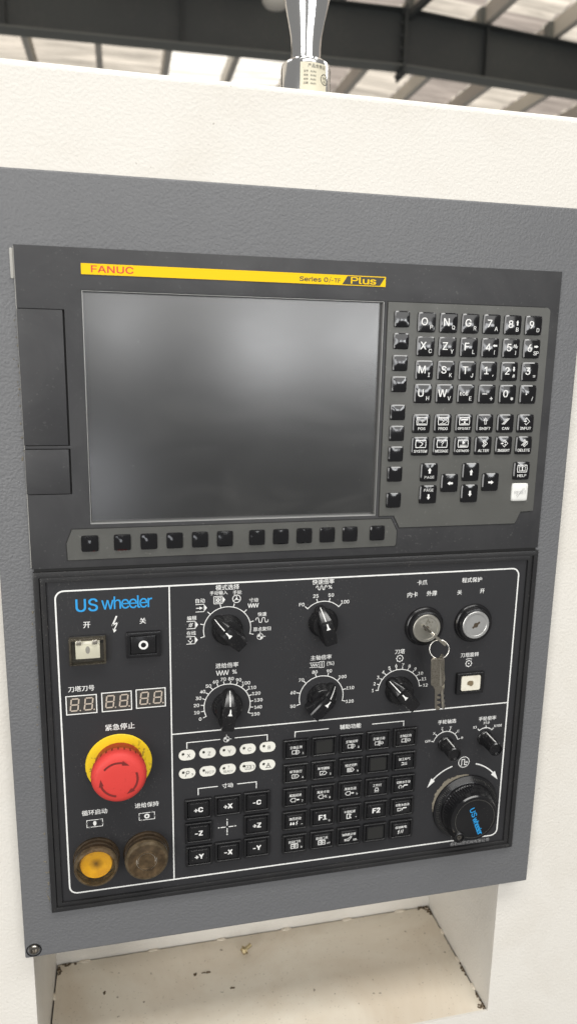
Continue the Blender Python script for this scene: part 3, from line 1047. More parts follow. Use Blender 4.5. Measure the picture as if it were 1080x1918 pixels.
mdi_key(251.9, 33.2, lambda m_: (arrow(m_, 0, 1.5, 4.4, 90, KYF, 1.5, .75), m_.text('PAGE', 0, -3.6, KYF, w=8, h=2.1)))
mdi_key(252.0, 16.0, lambda m_: (arrow(m_, 0, -1.8, 4.4, 270, KYF, 1.5, .75), m_.text('PAGE', 0, 3.5, KYF, w=8, h=2.1)))
mdi_key(269.3, 24.6, cursor(180))
mdi_key(286.5, 32.9, cursor(90))
mdi_key(286.6, 16.0, cursor(270))
mdi_key(303.9, 24.7, cursor(0))
mdi_key(330.2, 33.2, func('HELP'))
mdi_key(330.2, 16.0, lambda m_: (m_.text('RESET', 0, 0, KYF, w=10.4, h=2.7), m_.stroke([(-2.6, -3.9), (2.4, 3.4)], .35, KYF), m_.stroke([(-3.4, -2.6), (-2.2, -1.2)], .3, KYF), m_.stroke([(2.2, 1.6), (3.6, 3.0)], .3, KYF)), True)

# ------------------------------------------------------------------ operator panel
PY = 2.0                                              # printed plate surface
PP = PY - 0.08                                        # print on it
OX0, OX1, OZ0, OZ1 = -40.4, 353.0, -308.0, -33.2
op = thing('operator_panel', 'black machine operator panel with rotary knobs, red emergency button and lettered keys', 'operator panel', (150, 3, -308))
IN = (-32.2, 345.0, -301.6, -41.6)
MB().plate(OX0, OX1, OZ0, OZ1, -1.2, PY + 1, [(IN[0] - 4.2, IN[1] + 4.2, IN[2] - 3.0, IN[3] + 4.0)]).build('frame', 'frame_black', op, 30, 0.7)
MB().plate(IN[0] - 4.1, IN[1] + 4.1, IN[2] - 2.9, IN[3] + 3.9, 0.2, PY + 1, [IN]).build('frame_step', 'frame_black', op, 30, 0.6)
MB().box(IN[0] + .1, IN[1] - .1, PY, PY + 1.2, IN[2] + .1, IN[3] - .1).build('plate', 'panel_black', op, None)
MB().box(-39.6, 351.0, 0.8, 2.6, -33.15, -30.85).build('gap_shadow', 'slot_gap', op, None)  # black strip painted in for the shadow between display and panel
MB().stroke(rrect(-26.4, 338.4, -295.4, -48.6, 6, 6), 1.15, PP, True).build('border_line', 'print_white', op, None)
MB().stroke([(54.0, -49.2), (54.0, -294.8)], 0.95, PP).build('divider_line', 'print_white', op, None)
MB().stroke([(54.5, -168.0), (337.8, -168.0)], 0.95, PP).build('divider_line', 'print_white', op, None)


def lettering(s, x, z, w=None, h=None, bold=0.012, mat='print_white', **k):
    return MB().text(s, x, z, PP, w=w, h=h, bold=bold, **k).build('lettering', mat, op, None)


def symbol(m_):
    return m_.build('symbol', 'print_white', op, None)


lettering('US', -4.9, -60.0, w=15.2, h=9.6, bold=0.01, mat='print_blue')
lettering('wheeler', 23.4, -59.4, w=36.0, h=9.6, bold=0.003, mat='print_blue', spacing=0.86)
lettering('开', -5.4, -75.0, w=4.9)
lettering('关', 34.4, -74.4, w=4.5)
m_ = MB()
m_.poly([(15.2, -69.4), (11.8, -77.0), (13.1, -77.0), (16.4, -69.6)], PP)
m_.poly([(11.8, -76.2), (17.2, -73.7), (16.6, -74.8), (12.5, -77.2)], PP)
m_.poly([(17.2, -73.7), (14.2, -80.0), (13.4, -79.7), (16.2, -74.2)], PP)
m_.poly([(12.6, -79.0), (15.5, -80.2), (13.6, -82.2)], PP)
symbol(m_)
lettering('刀塔刀号', -11.2, -124.2, w=18.6)
lettering('紧急停止', 15.6, -157.4, w=21.6)
lettering('循环启动', -5.4, -226.8, w=18.8)
lettering('进给保持', 34.0, -225.6, w=18.2)
for cx, cz, full in ((-5.6, -236.4, True), (33.8, -235.6, False)):
    m_ = MB()
    m_.stroke([(cx - 5.9, cz - 3.0), (cx + 5.9, cz - 3.0), (cx + 5.9, cz + 3.0), (cx - 5.9, cz + 3.0)], .5, PP, True)
    arrow(m_, cx + 4, cz + 3.0, 2.0, 0, PP, .8, .3)
    arrow(m_, cx - 4, cz - 3.0, 2.0, 180, PP, .8, .3)
    arrow(m_, cx - 5.9, cz + .6, 1.8, 90, PP, .7, .3)
    arrow(m_, cx + 5.9, cz - .6, 1.8, 270, PP, .7, .3)
    if full:
        m_.poly([(cx + 1.25 * math.cos(a * math.pi / 8), cz + 2.1 * math.sin(a * math.pi / 8)) for a in range(16)], PP)
    else:
        m_.ring(cx, cz, 1.5, 1.2, PP, 18)
    symbol(m_)

# two square push buttons, the white one under a clear flip guard
pb = MB().plate(-17.6, 7.0, -103.2, -82.8, PY - 2.0, PY + .5, [(-14.2, 3.6, -100.0, -86.0)]).build('push_button', 'frame_black', op, 30, 0.5, label='white square button under a clear flip guard')
cap = MB().box(-13.9, 3.3, PY - 3.4, PY + .4, -99.8, -86.4).build('cap', 'button_bright', pb, 30, 0.6)
MB().prism([(-5.3 + 1.6 * math.cos(a * math.pi / 10), -93 + (2.9 if math.sin(a * math.pi / 10) > 0 else 2.9) * math.sin(a * math.pi / 10)) for a in range(20)], PY - 3.5, PY - 3.42).build('mark', 'print_grey', pb, None)
g = MB().plate(-18.2, 7.6, -103.6, -83.2, PY - 6.0, PY - 1.0, [(-16.6, 6.0, -103.0, -85.0)]).build('guard', 'cover_clear', pb, 30, 0.5)
MB().box(-16.55, 5.95, PY - 5.7, PY - 5.2, -102.95, -87.6).build('guard_window', 'window_clear', pb, None)
MB().box(-13.0, -9.5, PY - 6.5, PY - 3, -88.0, -84.4).build('hinge', 'key_brass', pb, 30, 0.4)
MB().box(-1.8, 1.8, PY - 6.5, PY - 3, -88.0, -84.4).build('hinge', 'key_brass', pb, 30, 0.4)
pb = MB().plate(22.0, 46.8, -102.0, -82.2, PY - 3.4, PY + .5, [(25.0, 43.8, -99.2, -85.0)]).build('push_button', 'keycap_black', op, 30, 0.7, label='black square button marked with white ring')
MB().box(25.4, 43.4, PY - 3.0, PY + .4, -98.9, -85.3).build('cap', 'keycap_black', pb, 30, 0.6)
MB().ring(34.4, -92.2, 2.7, 1.5, PY - 3.1, 26).build('mark', 'print_white', pb, None)
pb = MB().plate(288.4, 312.8, -155.2, -136.3, PY - 3.4, PY + .5, [(291.8, 310.2, -152.6, -138.6)]).build('push_button', 'keycap_black', op, 30, 0.7, label='white square button with brown stain in black surround')
MB().prism(rrect(292.2, 309.8, -152.3, -138.9, 1.6), PY - 3.0, PY + .4, .3).build('cap', 'button_white', pb, 30)
rr = random.Random(3)
MB().poly([(300.6 + (2.9 + rr.uniform(-.6, .8)) * math.cos(a * math.pi / 9), -145.6 + (2.4 + rr.uniform(-.5, .5)) * math.sin(a * math.pi / 9)) for a in range(18)], PY - 3.06).build('stain', 'stain_brown', pb, None)

# seven-segment tool displays
SEGS = [((-.5, 1), (.5, 1)), ((.5, 1), (.5, 0)), ((.5, 0), (.5, -1)), ((.5, -1), (-.5, -1)), ((-.5, -1), (-.5, 0)), ((-.5, 0), (-.5, 1)), ((-.5, 0), (.5, 0))]
for x0, x1, z0, z1 in ((-22.6, -0.4, -144.3, -129.2), (2.9, 24.9, -144.2, -128.7), (27.9, 50.0, -143.8, -128.3)):
    dw = MB().box(x0, x1, PY - 0.5, PY + .3, z0, z1).build('digit_display', 'display_window', op, None, label='dark two digit display in white outline')
    MB().stroke([(x0 + .3, z0 + .3), (x1 - .3, z0 + .3), (x1 - .3, z1 - .3), (x0 + .3, z1 - .3)], .75, PY - .58, True).build('outline', 'print_white', dw, None)
    for cx in ((x0 + x1) / 2 - 4.9, (x0 + x1) / 2 + 5.1):
        m_ = MB()
        for (a, b), (c, d) in SEGS:
            k = .86
            mx, mz = (a + c) / 2, (b + d) / 2
            pts = []
            for u, q in ((a, b), (c, d)):
                u, q = mx + (u - mx) * k, mz + (q - mz) * k
                pts.append((cx + u * 5.4 + q * .55, (z0 + z1) / 2 + .2 + q * 4.7))
            m_.stroke(pts, 1.0, PY - .58)
        m_.disc(cx + 3.9, (z0 + z1) / 2 - 4.6, .6, PY - .58, 8)
        m_.build('digit', 'segment', dw, None)

# emergency stop
EX, EZ = 14.0, -188.0
es = MB().lathe([(24.6, 0), (24.8, .6), (24.4, 1.2), (17, 1.4)], EX, EZ, PY, 56).build('emergency_stop', 'estop_yellow', op, 40, label='red mushroom emergency stop button on worn yellow disc')
MB().lathe([(18.2, 1.2), (18.3, 9.5), (19.4, 10.6), (19.6, 12)], EX, EZ, PY, 48, cap=False).build('skirt', 'estop_dark_red', es, 50)
mb = MB().lathe([(19.5, 11.0), (19.9, 12.0), (20.3, 15.6), (20.1, 17.8), (19.2, 19.9), (17.4, 21.4), (15.2, 22.1), (10, 22.5), (4, 22.6)], EX, EZ, PY, 64)
mb.build('mushroom_cap', 'estop_red', es, 60)
for i in range(28):
    a = math.radians(360 / 28 * i)
    MB().add([(EX + r * math.cos(a + s * .027), PY - h, EZ + r * math.sin(a + s * .027)) for r, h, s in ((19.95, 11.2, -1), (19.95, 11.2, 1), (20.42, 15.2, 1), (20.42, 15.2, -1), (18.8, 11.2, -1), (18.8, 11.2, 1), (19.8, 15.2, 1), (19.8, 15.2, -1))],
             [(0, 1, 2, 3), (0, 4, 5, 1), (2, 6, 7, 3), (1, 5, 6, 2), (0, 3, 7, 4)]).build('grip_notch', 'arrow_dark', es, None)
for a0 in (140, 20, 260):
    m_ = MB()
    m_.stroke(arc_pts(EX, EZ, 13.4, a0, a0 - 62, 16), 1.5, PY - 22.35)
    e = math.radians(a0 - 62)
    e2 = math.radians(a0 - 86)
    m_.poly([(EX + 15.2 * math.cos(e), EZ + 15.2 * math.sin(e)), (EX + 13.2 * math.cos(e2), EZ + 13.2 * math.sin(e2)), (EX + 11.6 * math.cos(e), EZ + 11.6 * math.sin(e))], PY - 22.42)
    m_.v = [(a, b - .15, c) for a, b, c in m_.v]
    m_.build('turn_arrow', 'arrow_dark', es, None)

# cycle start / feed hold under rubber boots
for bx, yellow in ((-5.3, True), (32.6, False)):
    bz = -266.3
    lab = 'yellow round button seen through grimy rubber boot' if yellow else 'brown grimy rubber boot over round button'
    b = MB().lathe([(17.6, 0), (17.6, 1.6), (16.6, 2.2), (16.8, 5.4), (16.2, 6.0), (16.6, 6.8), (16.7, 9.6)], bx, bz, PY, 56, cap=False).build('booted_button', 'boot_brown', op, 40, label=lab)
    MB().lathe([(16.7, 9.6), (16.6, 11.0), (15.9, 12.5), (14.9, 13.1), (14.2, 13.0)], bx, bz, PY, 56, cap=False).build('boot_rim', 'boot_rim', b, 60)
    MB().lathe([(14.2, 12.95), (13, 12.8), (10.5, 12.3), (8.0, 12.0), (7.6, 12.45), (6.9, 12.45), (6.4, 11.9), (0.5, 11.8)] if not yellow else [(14.2, 12.95), (13, 12.8), (10.5, 12.3), (6.5, 11.9), (0.5, 11.8)], bx, bz, PY, 56).build('membrane', 'boot_clear' if yellow else 'boot_dusty', b, 30)
    MB().lathe([(12.4, 0.4), (12.4, 7.6), (11.6, 8.6), (8.5, 8.4), (5.0, 7.7), (0.5, 7.5)], bx, bz, PY, 48).build('button', 'button_yellow' if yellow else 'stain_brown', b, 45)
    MB().lathe([(16.4, 0.2), (16.4, 0.6), (12.6, 0.6)], bx, bz, PY, 48).build('seat_ring', 'stain_brown', b, 45)

# dials ---------------------------------------------------------------------
KNOB = {}


def bar_knob(x, z, ang, label):
    if not KNOB:
        KNOB['skirt'] = MB().lathe([(11.8, 0), (11.8, 1.6), (11.2, 2.4), (10.8, 3.0), (10.3, 7.0), (9.4, 8.0), (6, 8.2)], 0, 0, 0, 44).mesh('rotary_knob', 'knob_black', 40)
        # grip: (s along the pointer, half width at base, half width at top, height)
        st = [(-14.6, 4.4, 3.9, 12.5), (-13.8, 5.6, 4.8, 15.4), (-9.0, 6.2, 5.3, 16.2), (0.5, 6.5, 5.4, 16.2), (4.4, 6.4, 5.2, 15.6), (5.2, 6.3, 5.0, 13.2), (9.5, 5.6, 4.2, 9.6), (12.6, 4.2, 3.0, 6.2), (14.4, 2.2, 1.5, 4.0)]
        vs, fs = [], []
        for s, wb, wt, h in st:
            vs += [(s, 0, -wb), (s, -h * .80, -(wb * .3 + wt * .7)), (s, -h * .95, -wt * .93), (s, -h, -wt * .72), (s, -h, wt * .72), (s, -h * .95, wt * .93), (s, -h * .80, wb * .3 + wt * .7), (s, 0, wb)]
        n = 8
        for k in range(len(st) - 1):
            for i in range(n - 1):
                fs.append((k * n + i, k * n + i + 1, (k + 1) * n + i + 1, (k + 1) * n + i))
        fs += [tuple(range(n)), tuple(range((len(st) - 1) * n, len(st) * n))]
        KNOB['grip'] = MB().add(vs, fs).mesh('grip', 'knob_black', 28)
        lv = [(14.2, 4.25, .26), (12.6, 6.25, .30), (9.5, 9.65, .34), (5.4, 13.1, .38)]
        l2 = [(4.3, 15.65, .45), (1.6, 16.25, .6), (-0.6, 16.25, 1.7)]
        mk = MB()
        for L in (lv, l2):
            mk.add([(s, -h - .06, q * k) for s, h, k in L for q in (-1, 1)], [(2 * i, 2 * i + 1, 2 * i + 3, 2 * i + 2) for i in range(len(L) - 1)])
        KNOB['pointer'] = mk.mesh('pointer', 'print_white', None)
    k = link('rotary_knob', KNOB['skirt'], (x, PY, z), op, label)
    for q in ('grip', 'pointer'):
        o = bpy.data.objects.new(q, KNOB[q])
        COL.objects.link(o)
        o.parent = k
        o.rotation_euler = (0, -math.radians(ang), 0)
    return k


def dial(x, z, r, angs, tick=3.0, wd=.62):
    m_ = MB()
    m_.stroke(arc_pts(x, z, r, angs[0], angs[-1], 40), wd, PP)
    for a in angs:
        c, s = math.cos(math.radians(a)), math.sin(math.radians(a))
        m_.stroke([(x + (r - wd / 2) * c, z + (r - wd / 2) * s), (x + (r + tick) * c, z + (r + tick) * s)], wd, PP - .01)
    m_.build('dial_scale', 'print_white', op, None)


def dial_text(x, z, r, angs, labels, h=2.6, push=0.9):
    for a, s in zip(angs, labels):
        c, q = math.cos(math.radians(a)), math.sin(math.radians(a))
        wd = len(s) * h * .62
        rr_ = r + abs(c) * (wd / 2) * push
        lettering(s, x + rr_ * c, z + r * q, h=h, bold=0.012)


dial(97, -85.3, 18, [195 - 30 * i for i in range(8)])
bar_knob(97, -85.3, 135, 'black pointer knob of the mode dial')
fa = [204.5 - 15.25 * i for i in range(16)]
dial(97, -148, 18, fa, 2.6)
dial_text(97, -148, 22.4, fa, [str(10 * i) for i in range(16)], 2.7)
bar_knob(97, -148, 84, 'black pointer knob of the feed override dial')
ra = [137, 106, 75, 44]
dial(172.2, -84.5, 17.2, ra)
dial_text(172.2, -84.5, 22.6, ra, ['F0', '25', '50', '100'], 2.8)
bar_knob(172.2, -84.5, 105, 'black pointer knob of the rapid override dial')
sa = [195 - 30 * i for i in range(8)]
dial(172.6, -147.7, 18.1, sa)
dial_text(172.6, -147.7, 22.6, sa, ['50', '60', '70', '80', '90', '100', '110', '120'], 2.7)
bar_knob(172.6, -147.7, 45, 'black pointer knob of the spindle override dial')
ta = [176 - 15.45 * i for i in range(12)]
dial(238.3, -147.5, 18, ta, 2.2)
dial_text(238.3, -147.5, 21.8, ta, [str(i) for i in range(1, 13)], 2.7)
bar_knob(238.3, -147.5, 134, 'black pointer knob of the turret dial')
xa = [165 - 30 * i for i in range(6)]
dial(283.0, -200.6, 11.3, xa, 2.4, .6)
dial_text(283.0, -200.6, 15.0, xa, ['OFF', 'X', 'Z', 'Y', 'C', 'B'], 2.1)
ma = [130, 88, 46]
dial(319.3, -198.4, 8.8, ma, 2.2, .7)
for (a, s), dx in zip(zip(ma, ('X1', 'X10', 'X100')), (-1.2, 0, 2.0)):
    lettering(s, 319.3 + 13.6 * math.cos(math.radians(a)) + dx, -198.4 + 13.4 * math.sin(math.radians(a)), h=2.2)

lettering('模式选择', 97.2, -51.9, w=17.8)
lettering('进给倍率', 96.8, -114.4, w=17.6)
lettering('快速倍率', 171.6, -51.5, w=17.4)
lettering('主轴倍率', 171.5, -113.8, w=17.0)
lettering('刀塔', 237.6, -113.9, w=8.4)
lettering('卡爪', 253.6, -56.4, w=8.6)
lettering('内卡', 245.9, -66.1, w=8.8)
lettering('外撑', 262.4, -65.9, w=8.8)
lettering('程式保护', 296.8, -56.4, w=17.4)
lettering('关', 286.6, -66.4, w=3.9)
lettering('开', 306.6, -66.4, w=4.1)
lettering('刀塔旋转', 299.6, -121.4, w=16.4)
lettering('手轮轴选', 283.2, -180.2, w=16.4)
lettering('手轮倍率', 320.4, -180.9, w=16.2)
lettering('寸动', 97.2, -216.8, w=8.6)
lettering('辅助功能', 198.0, -175.8, w=18.0)
lettering('慕勒精密机械有限公司', 312.6, -299.0, w=37.0, bold=0.0, mat='print_grey')

O, S = (330, 1070), 5.4
for s, a, b, ww in (('在线', 152, 625, 6.8), ('编辑', 158, 473, 6.9), ('自动', 243, 298, 6.9), ('手动输入', 430, 218, 13.2), ('手轮', 617, 213, 6.7), ('寸动', 783, 290, 6.9), ('快速', 868, 433, 6.8), ('原点复归', 867, 582, 13.6)):
    x, z = crop(O, S, a, b)
    lettering(s, x, z, w=ww, bold=0.01)


def doc(x, z, kind, k=1.0, y=None):
    """program page with an arrow end"""
    y = PP if y is None else y
    m_ = MB()
    m_.stroke([(x - 4.2 * k, z + 2.9 * k), (x + 2.2 * k, z + 2.9 * k), (x + 2.2 * k, z - 2.9 * k), (x - 4.2 * k, z - 2.9 * k)], .5 * k, y)
    m_.poly([(x + 2.2 * k, z + 3.0 * k), (x + 4.4 * k, z), (x + 2.2 * k, z - 3.0 * k)], y)
    if kind == 'auto':
        arrow(m_, x - 1.2 * k, z, 5 * k, 0, y, 1.2 * k, .3 * k)
    elif kind == 'edit':
        m_.ring(x - 1.2 * k, z, 1.1 * k, .4 * k, y, 14)
        m_.stroke([(x - 2.8 * k, z - 1.6 * k), (x + .6 * k, z + 1.6 * k)], .4 * k, y)
        m_.stroke([(x - 1.2 * k, z + 1.9 * k), (x - 1.2 * k, z - 1.9 * k)], .3 * k, y)
    elif kind == 'line':
        m_.stroke(arc_pts(x - 1.2 * k, z + .2 * k, 1.5 * k, 180, 360, 10), .45 * k, y)
        arrow(m_, x - 1.2 * k, z + 1.4 * k, 2 * k, 270, y, .7 * k, .25 * k)
        m_.disc(x - 1.2 * k, z - 2 * k, .5 * k, y, 8)
    elif kind == 'mdi':
        m_.stroke([(x - 4.2 * k, z + 2.9 * k), (x - 4.2 * k, z - 2.9 * k)], .5 * k, y)
        m_.stroke([(x - 3.0 * k, z + 1.9 * k), (x + 1.2 * k, z + 1.9 * k), (x + 1.2 * k, z - 1.9 * k), (x - 3.0 * k, z - 1.9 * k)], .4 * k, y, True)
        m_.ring(x - 1.0 * k, z, 1.0 * k, .8 * k, y, 12)
    return m_


for kind, a, b in (('line', 160, 697), ('edit', 163, 543), ('auto', 252, 372), ('mdi', 437, 290)):
    symbol(doc(*crop(O, S, a, b), kind))
x, z = crop(O, S, 610, 278)
m_ = MB().ring(x, z, 3.0, .55, PP, 26)
for a in (90, 210, 330):
    m_.stroke([(x, z), (x + 2.9 * math.cos(math.radians(a)), z + 2.9 * math.sin(math.radians(a)))], .5, PP)
m_.disc(x, z, .8, PP - .01, 10)
symbol(m_)


def zigzag(x, z, wd, ht, n, lw=.5):
    return MB().stroke([(x - wd / 2 + wd * i / (2 * n), z + (ht / 2 if i % 2 == 0 else -ht / 2)) for i in range(2 * n + 1)], lw, PP)


symbol(zigzag(*crop(O, S, 778, 345), 8.0, 3.4, 4, .55))
x, z = crop(O, S, 866, 492)
symbol(MB().stroke([(x - 4.8 + 9.6 * i / 40, z + 1.9 * math.tanh(3 * math.sin(i / 40 * 4 * math.pi)) / .995) for i in range(41)], .5, PP))


def datum(x, z, r=2.4, y=None):
    y = PP if y is None else y
    m_ = MB().ring(x, z, r, .4, y, 24)
    for a in (90, 270):
        m_.poly([(x, z)] + arc_pts(x, z, r, a, a + 90, 8), y)
    m_.stroke([(x, z), (x, z + r * 1.75)], .4, y)
    m_.stroke([(x, z), (x + r * 1.75, z)], .4, y)
    return m_


symbol(datum(*crop(O, S, 848, 660)))
symbol(datum(96.4, -176.6, 2.3))
symbol(zigzag(93.3, -120.4, 9.5, 4.0, 4, .55))
lettering('%', 102.6, -120.2, h=3.4)
symbol(MB().stroke([(166.0 + 8.5 * i / 40, -56.3 + 1.6 * math.tanh(3 * math.sin(i / 40 * 5 * math.pi)) / .995) for i in range(41)], .5, PP))
lettering('%', 177.2, -56.0, h=2.9)
m_ = zigzag(166.2, -119.9, 6, 2.2, 3, .45)
m_.stroke([(162.2, -118.0), (170.2, -118.0)], .4, PP)
m_.stroke([(162.2, -121.8), (170.2, -121.8)], .4, PP)
for x in (170.4, 172.4):
    m_.stroke([(x, -117.4), (x + 1.7, -117.4), (x + 1.7, -122.4), (x, -122.4)], .4, PP, True)
symbol(m_)
lettering('(%)', 179.3, -119.6, w=5.8)


def gear(x, z, r=2.6):
    m_ = MB().ring(x, z, r, .5, PP, 24)
    m_.disc(x, z, .6, PP, 10)
    for i in range(8):
        a = math.radians(45 * i)
        m_.disc(x + (r + .25) * math.cos(a), z + (r + .25) * math.sin(a), .45, PP - .01, 8)
    return m_


symbol(gear(237.8, -119.9))
m_ = gear(299.2, -129.2, 2.5)
m_.stroke(arc_pts(299.2, -130.4, 5.6, 118, 62, 8), .5, PP)
symbol(m_)
# key-way lock barrels
for lx, lz, lm, lab in ((257.0, -93.2, 'lock_metal', 'tarnished round key switch with a key inserted'), (300.0, -93.2, 'lock_clean', 'clean round key switch with empty keyhole')):
    k = MB().lathe([(16.4, 0), (16.4, 1.4), (15.6, 2.4), (14.9, 2.8), (14.6, 5.0), (13.8, 6.0), (12.2, 6.3), (11.9, 5.2)], lx, lz, PY, 52, cap=False).build('key_switch', 'knob_black', op, 40, label=lab)
    MB().lathe([(11.9, 4.6), (11.7, 6.2), (11.2, 6.6), (9.4, 6.55), (9.0, 6.25), (.5, 6.25)], lx, lz, PY, 48).build('lock_face', lm, k, 30)
    m_ = MB()
    a = math.radians(-41 if lm == 'lock_metal' else 38)
    c, s = math.cos(a), math.sin(a)
    m_.poly([(lx + u * c - v * s, lz + u * s + v * c) for u, v in ((-3.8, -.9), (-1.9, -.9), (-1.5, -1.7), (-.4, -2.1), (.8, -1.9), (1.6, -1.0), (4.0, -.8), (4.2, .7), (1.8, .9), (1.1, 1.8), (-.1, 2.1), (-1.3, 1.7), (-1.9, .8), (-3.8, .7))], PY - 6.32)
    m_.build('keyhole', 'gap_dark', k, None)

# pill lamps
PILL = []
LT = ((65.5, 'X'), (81.5, 'Z'), (97.5, 'Y'), (113.4, 'C'), (129.3, 'B'))
for zz, row in ((-186.7, ('X', 'Z', 'Y', 'C', 'B')), (-202.4, ('lube', 'NC?', 'READY', 'chuck', 'tool'))):
    for i, q in enumerate(row):
        x = 65.5 + 15.95 * i
        pts = arc_pts(x + 2.2, zz, 4.4, -90, 90, 8) + arc_pts(x - 2.2, zz, 4.4, 90, 270, 8)
        l = MB().prism(pts, PY - .45, PY + .2, .2).build('indicator_lamp', 'lamp_white', op, None, label='white pill shaped indicator lamp')
        MB().lathe([(1.05, 0), (1.05, .25), (.7, .5), (.1, .55)], x - 3.1, zz + 1.3, PY - .45, 14).build('led', 'led_dark', l, 50)
        m_ = MB()
        y = PY - .52
        if len(q) == 1:
            m_.text(q, x + 1.3, zz - .4, y, h=3.1)
        elif q == 'NC?':
            m_.text(q, x + 1.6, zz - .8, y, w=6.6, h=2.2)
        elif q == 'READY':
            m_.text('?', x + .6, zz + 1.9, y, h=2.4)
            m_.text('READY', x + .4, zz - 1.9, y, w=7.6, h=2.0)
        elif q == 'lube':
            m_.stroke([(x - 1.6, zz - 2.6), (x - .2, zz + .6)], .5, y)
            m_.ring(x + .4, zz + .9, 1.2, .5, y, 12)
            m_.text('?', x + 3.9, zz - 1.5, y, h=2.6)
        elif q == 'chuck':
            m_.stroke([(x - 1.9, zz - 2.0), (x + 2, zz - 2.0), (x + 2, zz + 1.4), (x - 1.9, zz + 1.4)], .35, y, True)
            m_.text('A', x, zz - .3, y, h=2.2)
            m_.stroke([(x + 2.8, zz - 2.4), (x + 2.8, zz + 1.8)], .4, y)
            m_.stroke(arc_pts(x + 3.4, zz - .3, 1.8, -70, 70, 8), .4, y)
        else:
            m_.stroke([(x - 1.8, zz - 2.2), (x + 3.2, zz - 2.2)], .45, y)
            m_.stroke([(x - .8, zz - 2.0), (x + .7, zz + 1.8), (x + 2.2, zz - 2.0)], .5, y)
            m_.stroke([(x - .6, zz - .6), (x + 2.0, zz - .6)], .5, y)
        m_.build('mark', 'print_dark', l, None)
for pts in (((65.5, -181.3), (65.5, -176.2), (91.5, -176.2)), ((102.9, -176.1), (129.0, -176.1), (129.0, -181.2)), ((73.9, -222.4), (73.9, -216.7), (89.4, -216.7)), ((105.0, -216.5), (120.5, -216.5), (120.5, -222.2)), ((151.6, -180.8), (151.6, -176.0), (179.6, -176.0)), ((216.6, -175.8), (244.2, -175.8), (244.2, -180.4))):
    MB().stroke(list(pts), .7, PP).build('bracket_line', 'print_white', op, None)
m_ = MB()
for a in range(4):
    c, s = math.cos(a * math.pi / 2), math.sin(a * math.pi / 2)
    m_.stroke([(96.9 + 1.2 * c, -253.9 + 1.2 * s), (96.9 + 6.2 * c, -253.9 + 6.2 * s)], .75, PP)
    arrow(m_, 96.9 + 6.4 * c, -253.9 + 6.4 * s, 2.4, 90 * a, PP, .7, .35)
symbol(m_)

# membrane keys -------------------------------------------------------------
FR_ME, CAP_ME, BLANK_ME, WIN_ME = {}, {}, {}, {}


def frame_key(x, z, w_, h_, kind, build, label=None):
    sz = (w_, h_)
    if sz not in FR_ME:
        FR_ME[sz] = MB().plate(-w_ / 2, w_ / 2, -h_ / 2, h_ / 2, -3.0, 0.2, [(-w_ / 2 + 2.0, w_ / 2 - 2.0, -h_ / 2 + 1.7, h_ / 2 - 1.7)]).mesh('function_key', 'keycap_black', 30, .8, 3)
        a, b = w_ / 2 - 2.3, h_ / 2 - 2.0
        CAP_ME[sz] = MB().prism(rrect(-a, a, -b, b, 1.2, 3), -2.6, 0.1, 0.35).mesh('cap', 'keycap_black', 30, .3)
        a, b = a - 1.3, b - 1.1
        WIN_ME[sz] = MB().stroke(rrect(-a - .3, a + .3, -b - .3, b + .3, 1.2, 3), .45, -2.9, True).add(*((lambda q: (q.v, q.f))(MB().prism(rrect(-a, a, -b, b, 1.0, 3), -3.1, -2.5, .5)))).mesh('window', 'keycap_black', 30)
        BLANK_ME[sz] = MB().prism(rrect(-a, a, -b, b, 1.0, 3), -3.1, -2.5, .25).mesh('window', 'blank_cap', 30)
    k = link('function_key', FR_ME[sz], (x, PY, z), op, label)
    for nm, me in (('cap', CAP_ME[sz]), ('window', BLANK_ME[sz] if kind == 'blank' else WIN_ME[sz])):
        o = bpy.data.objects.new(nm, me)
        COL.objects.link(o)
        o.parent = k
    if build:
        m_ = MB()
        build(m_, -3.2)
        o = bpy.data.objects.new('legend', m_.mesh('legend', 'print_white', None))
        COL.objects.link(o)
        o.parent = k
    return k


for x, z, s in ((73.8, -233.4, '+C'), (97.3, -233.2, '+X'), (120.6, -232.9, '-C'), (73.9, -254.3, '-Z'), (120.8, -253.6, '+Z'), (74.1, -275.2, '+Y'), (97.5, -274.8, '-X'), (121.0, -274.3, '-Y')):
    frame_key(x, z, 21.4, 17.6, 'jog', lambda m_, y, s=s: m_.text(s, 0, 0, y, h=4.0, bold=0.035))


def spindle_icon(m_, y, x, z, kind):
    m_.stroke([(x - 3, z - 1.4), (x, z - 1.4), (x, z + 1.4), (x - 3, z + 1.4)], .4, y, True)
    m_.stroke([(x + .3, z - 1.9), (x + 1.3, z - 1.9), (x + 1.3, z + 1.9), (x + .3, z + 1.9)], .4, y, True)
    if kind in ('cw', 'ccw'):
        m_.stroke(arc_pts(x + 1.4, z, 1.5, -70, 70, 8), .4, y)
    elif kind == 'jog':
        m_.ring(x + 3, z, 1.0, .4, y, 10)
    else:
        m_.ring(x + 3.3, z, 1.1, .45, y, 12)


def tail_icon(m_, y, x, z, kind):
    m_.stroke([(x - 4, z), (x - 2.6, z + 1.6), (x + .2, z + 1.6), (x + .2, z - 1.6), (x - 2.6, z - 1.6)], .45, y, True)
    if kind == 'in':
        arrow(m_, x + 2.2, z, 2.8, 180, y, .9, .4)
    elif kind == 'out':
        arrow(m_, x + 2.2, z, 2.8, 0, y, .9, .4)
    else:
        m_.stroke([(x + 2.2, z + 1.1), (x + 1.2, z), (x + 2.2, z - 1.1)], .4, y)
        m_.stroke([(x + 3.4, z + 1.1), (x + 2.4, z), (x + 3.4, z - 1.1)], .4, y)


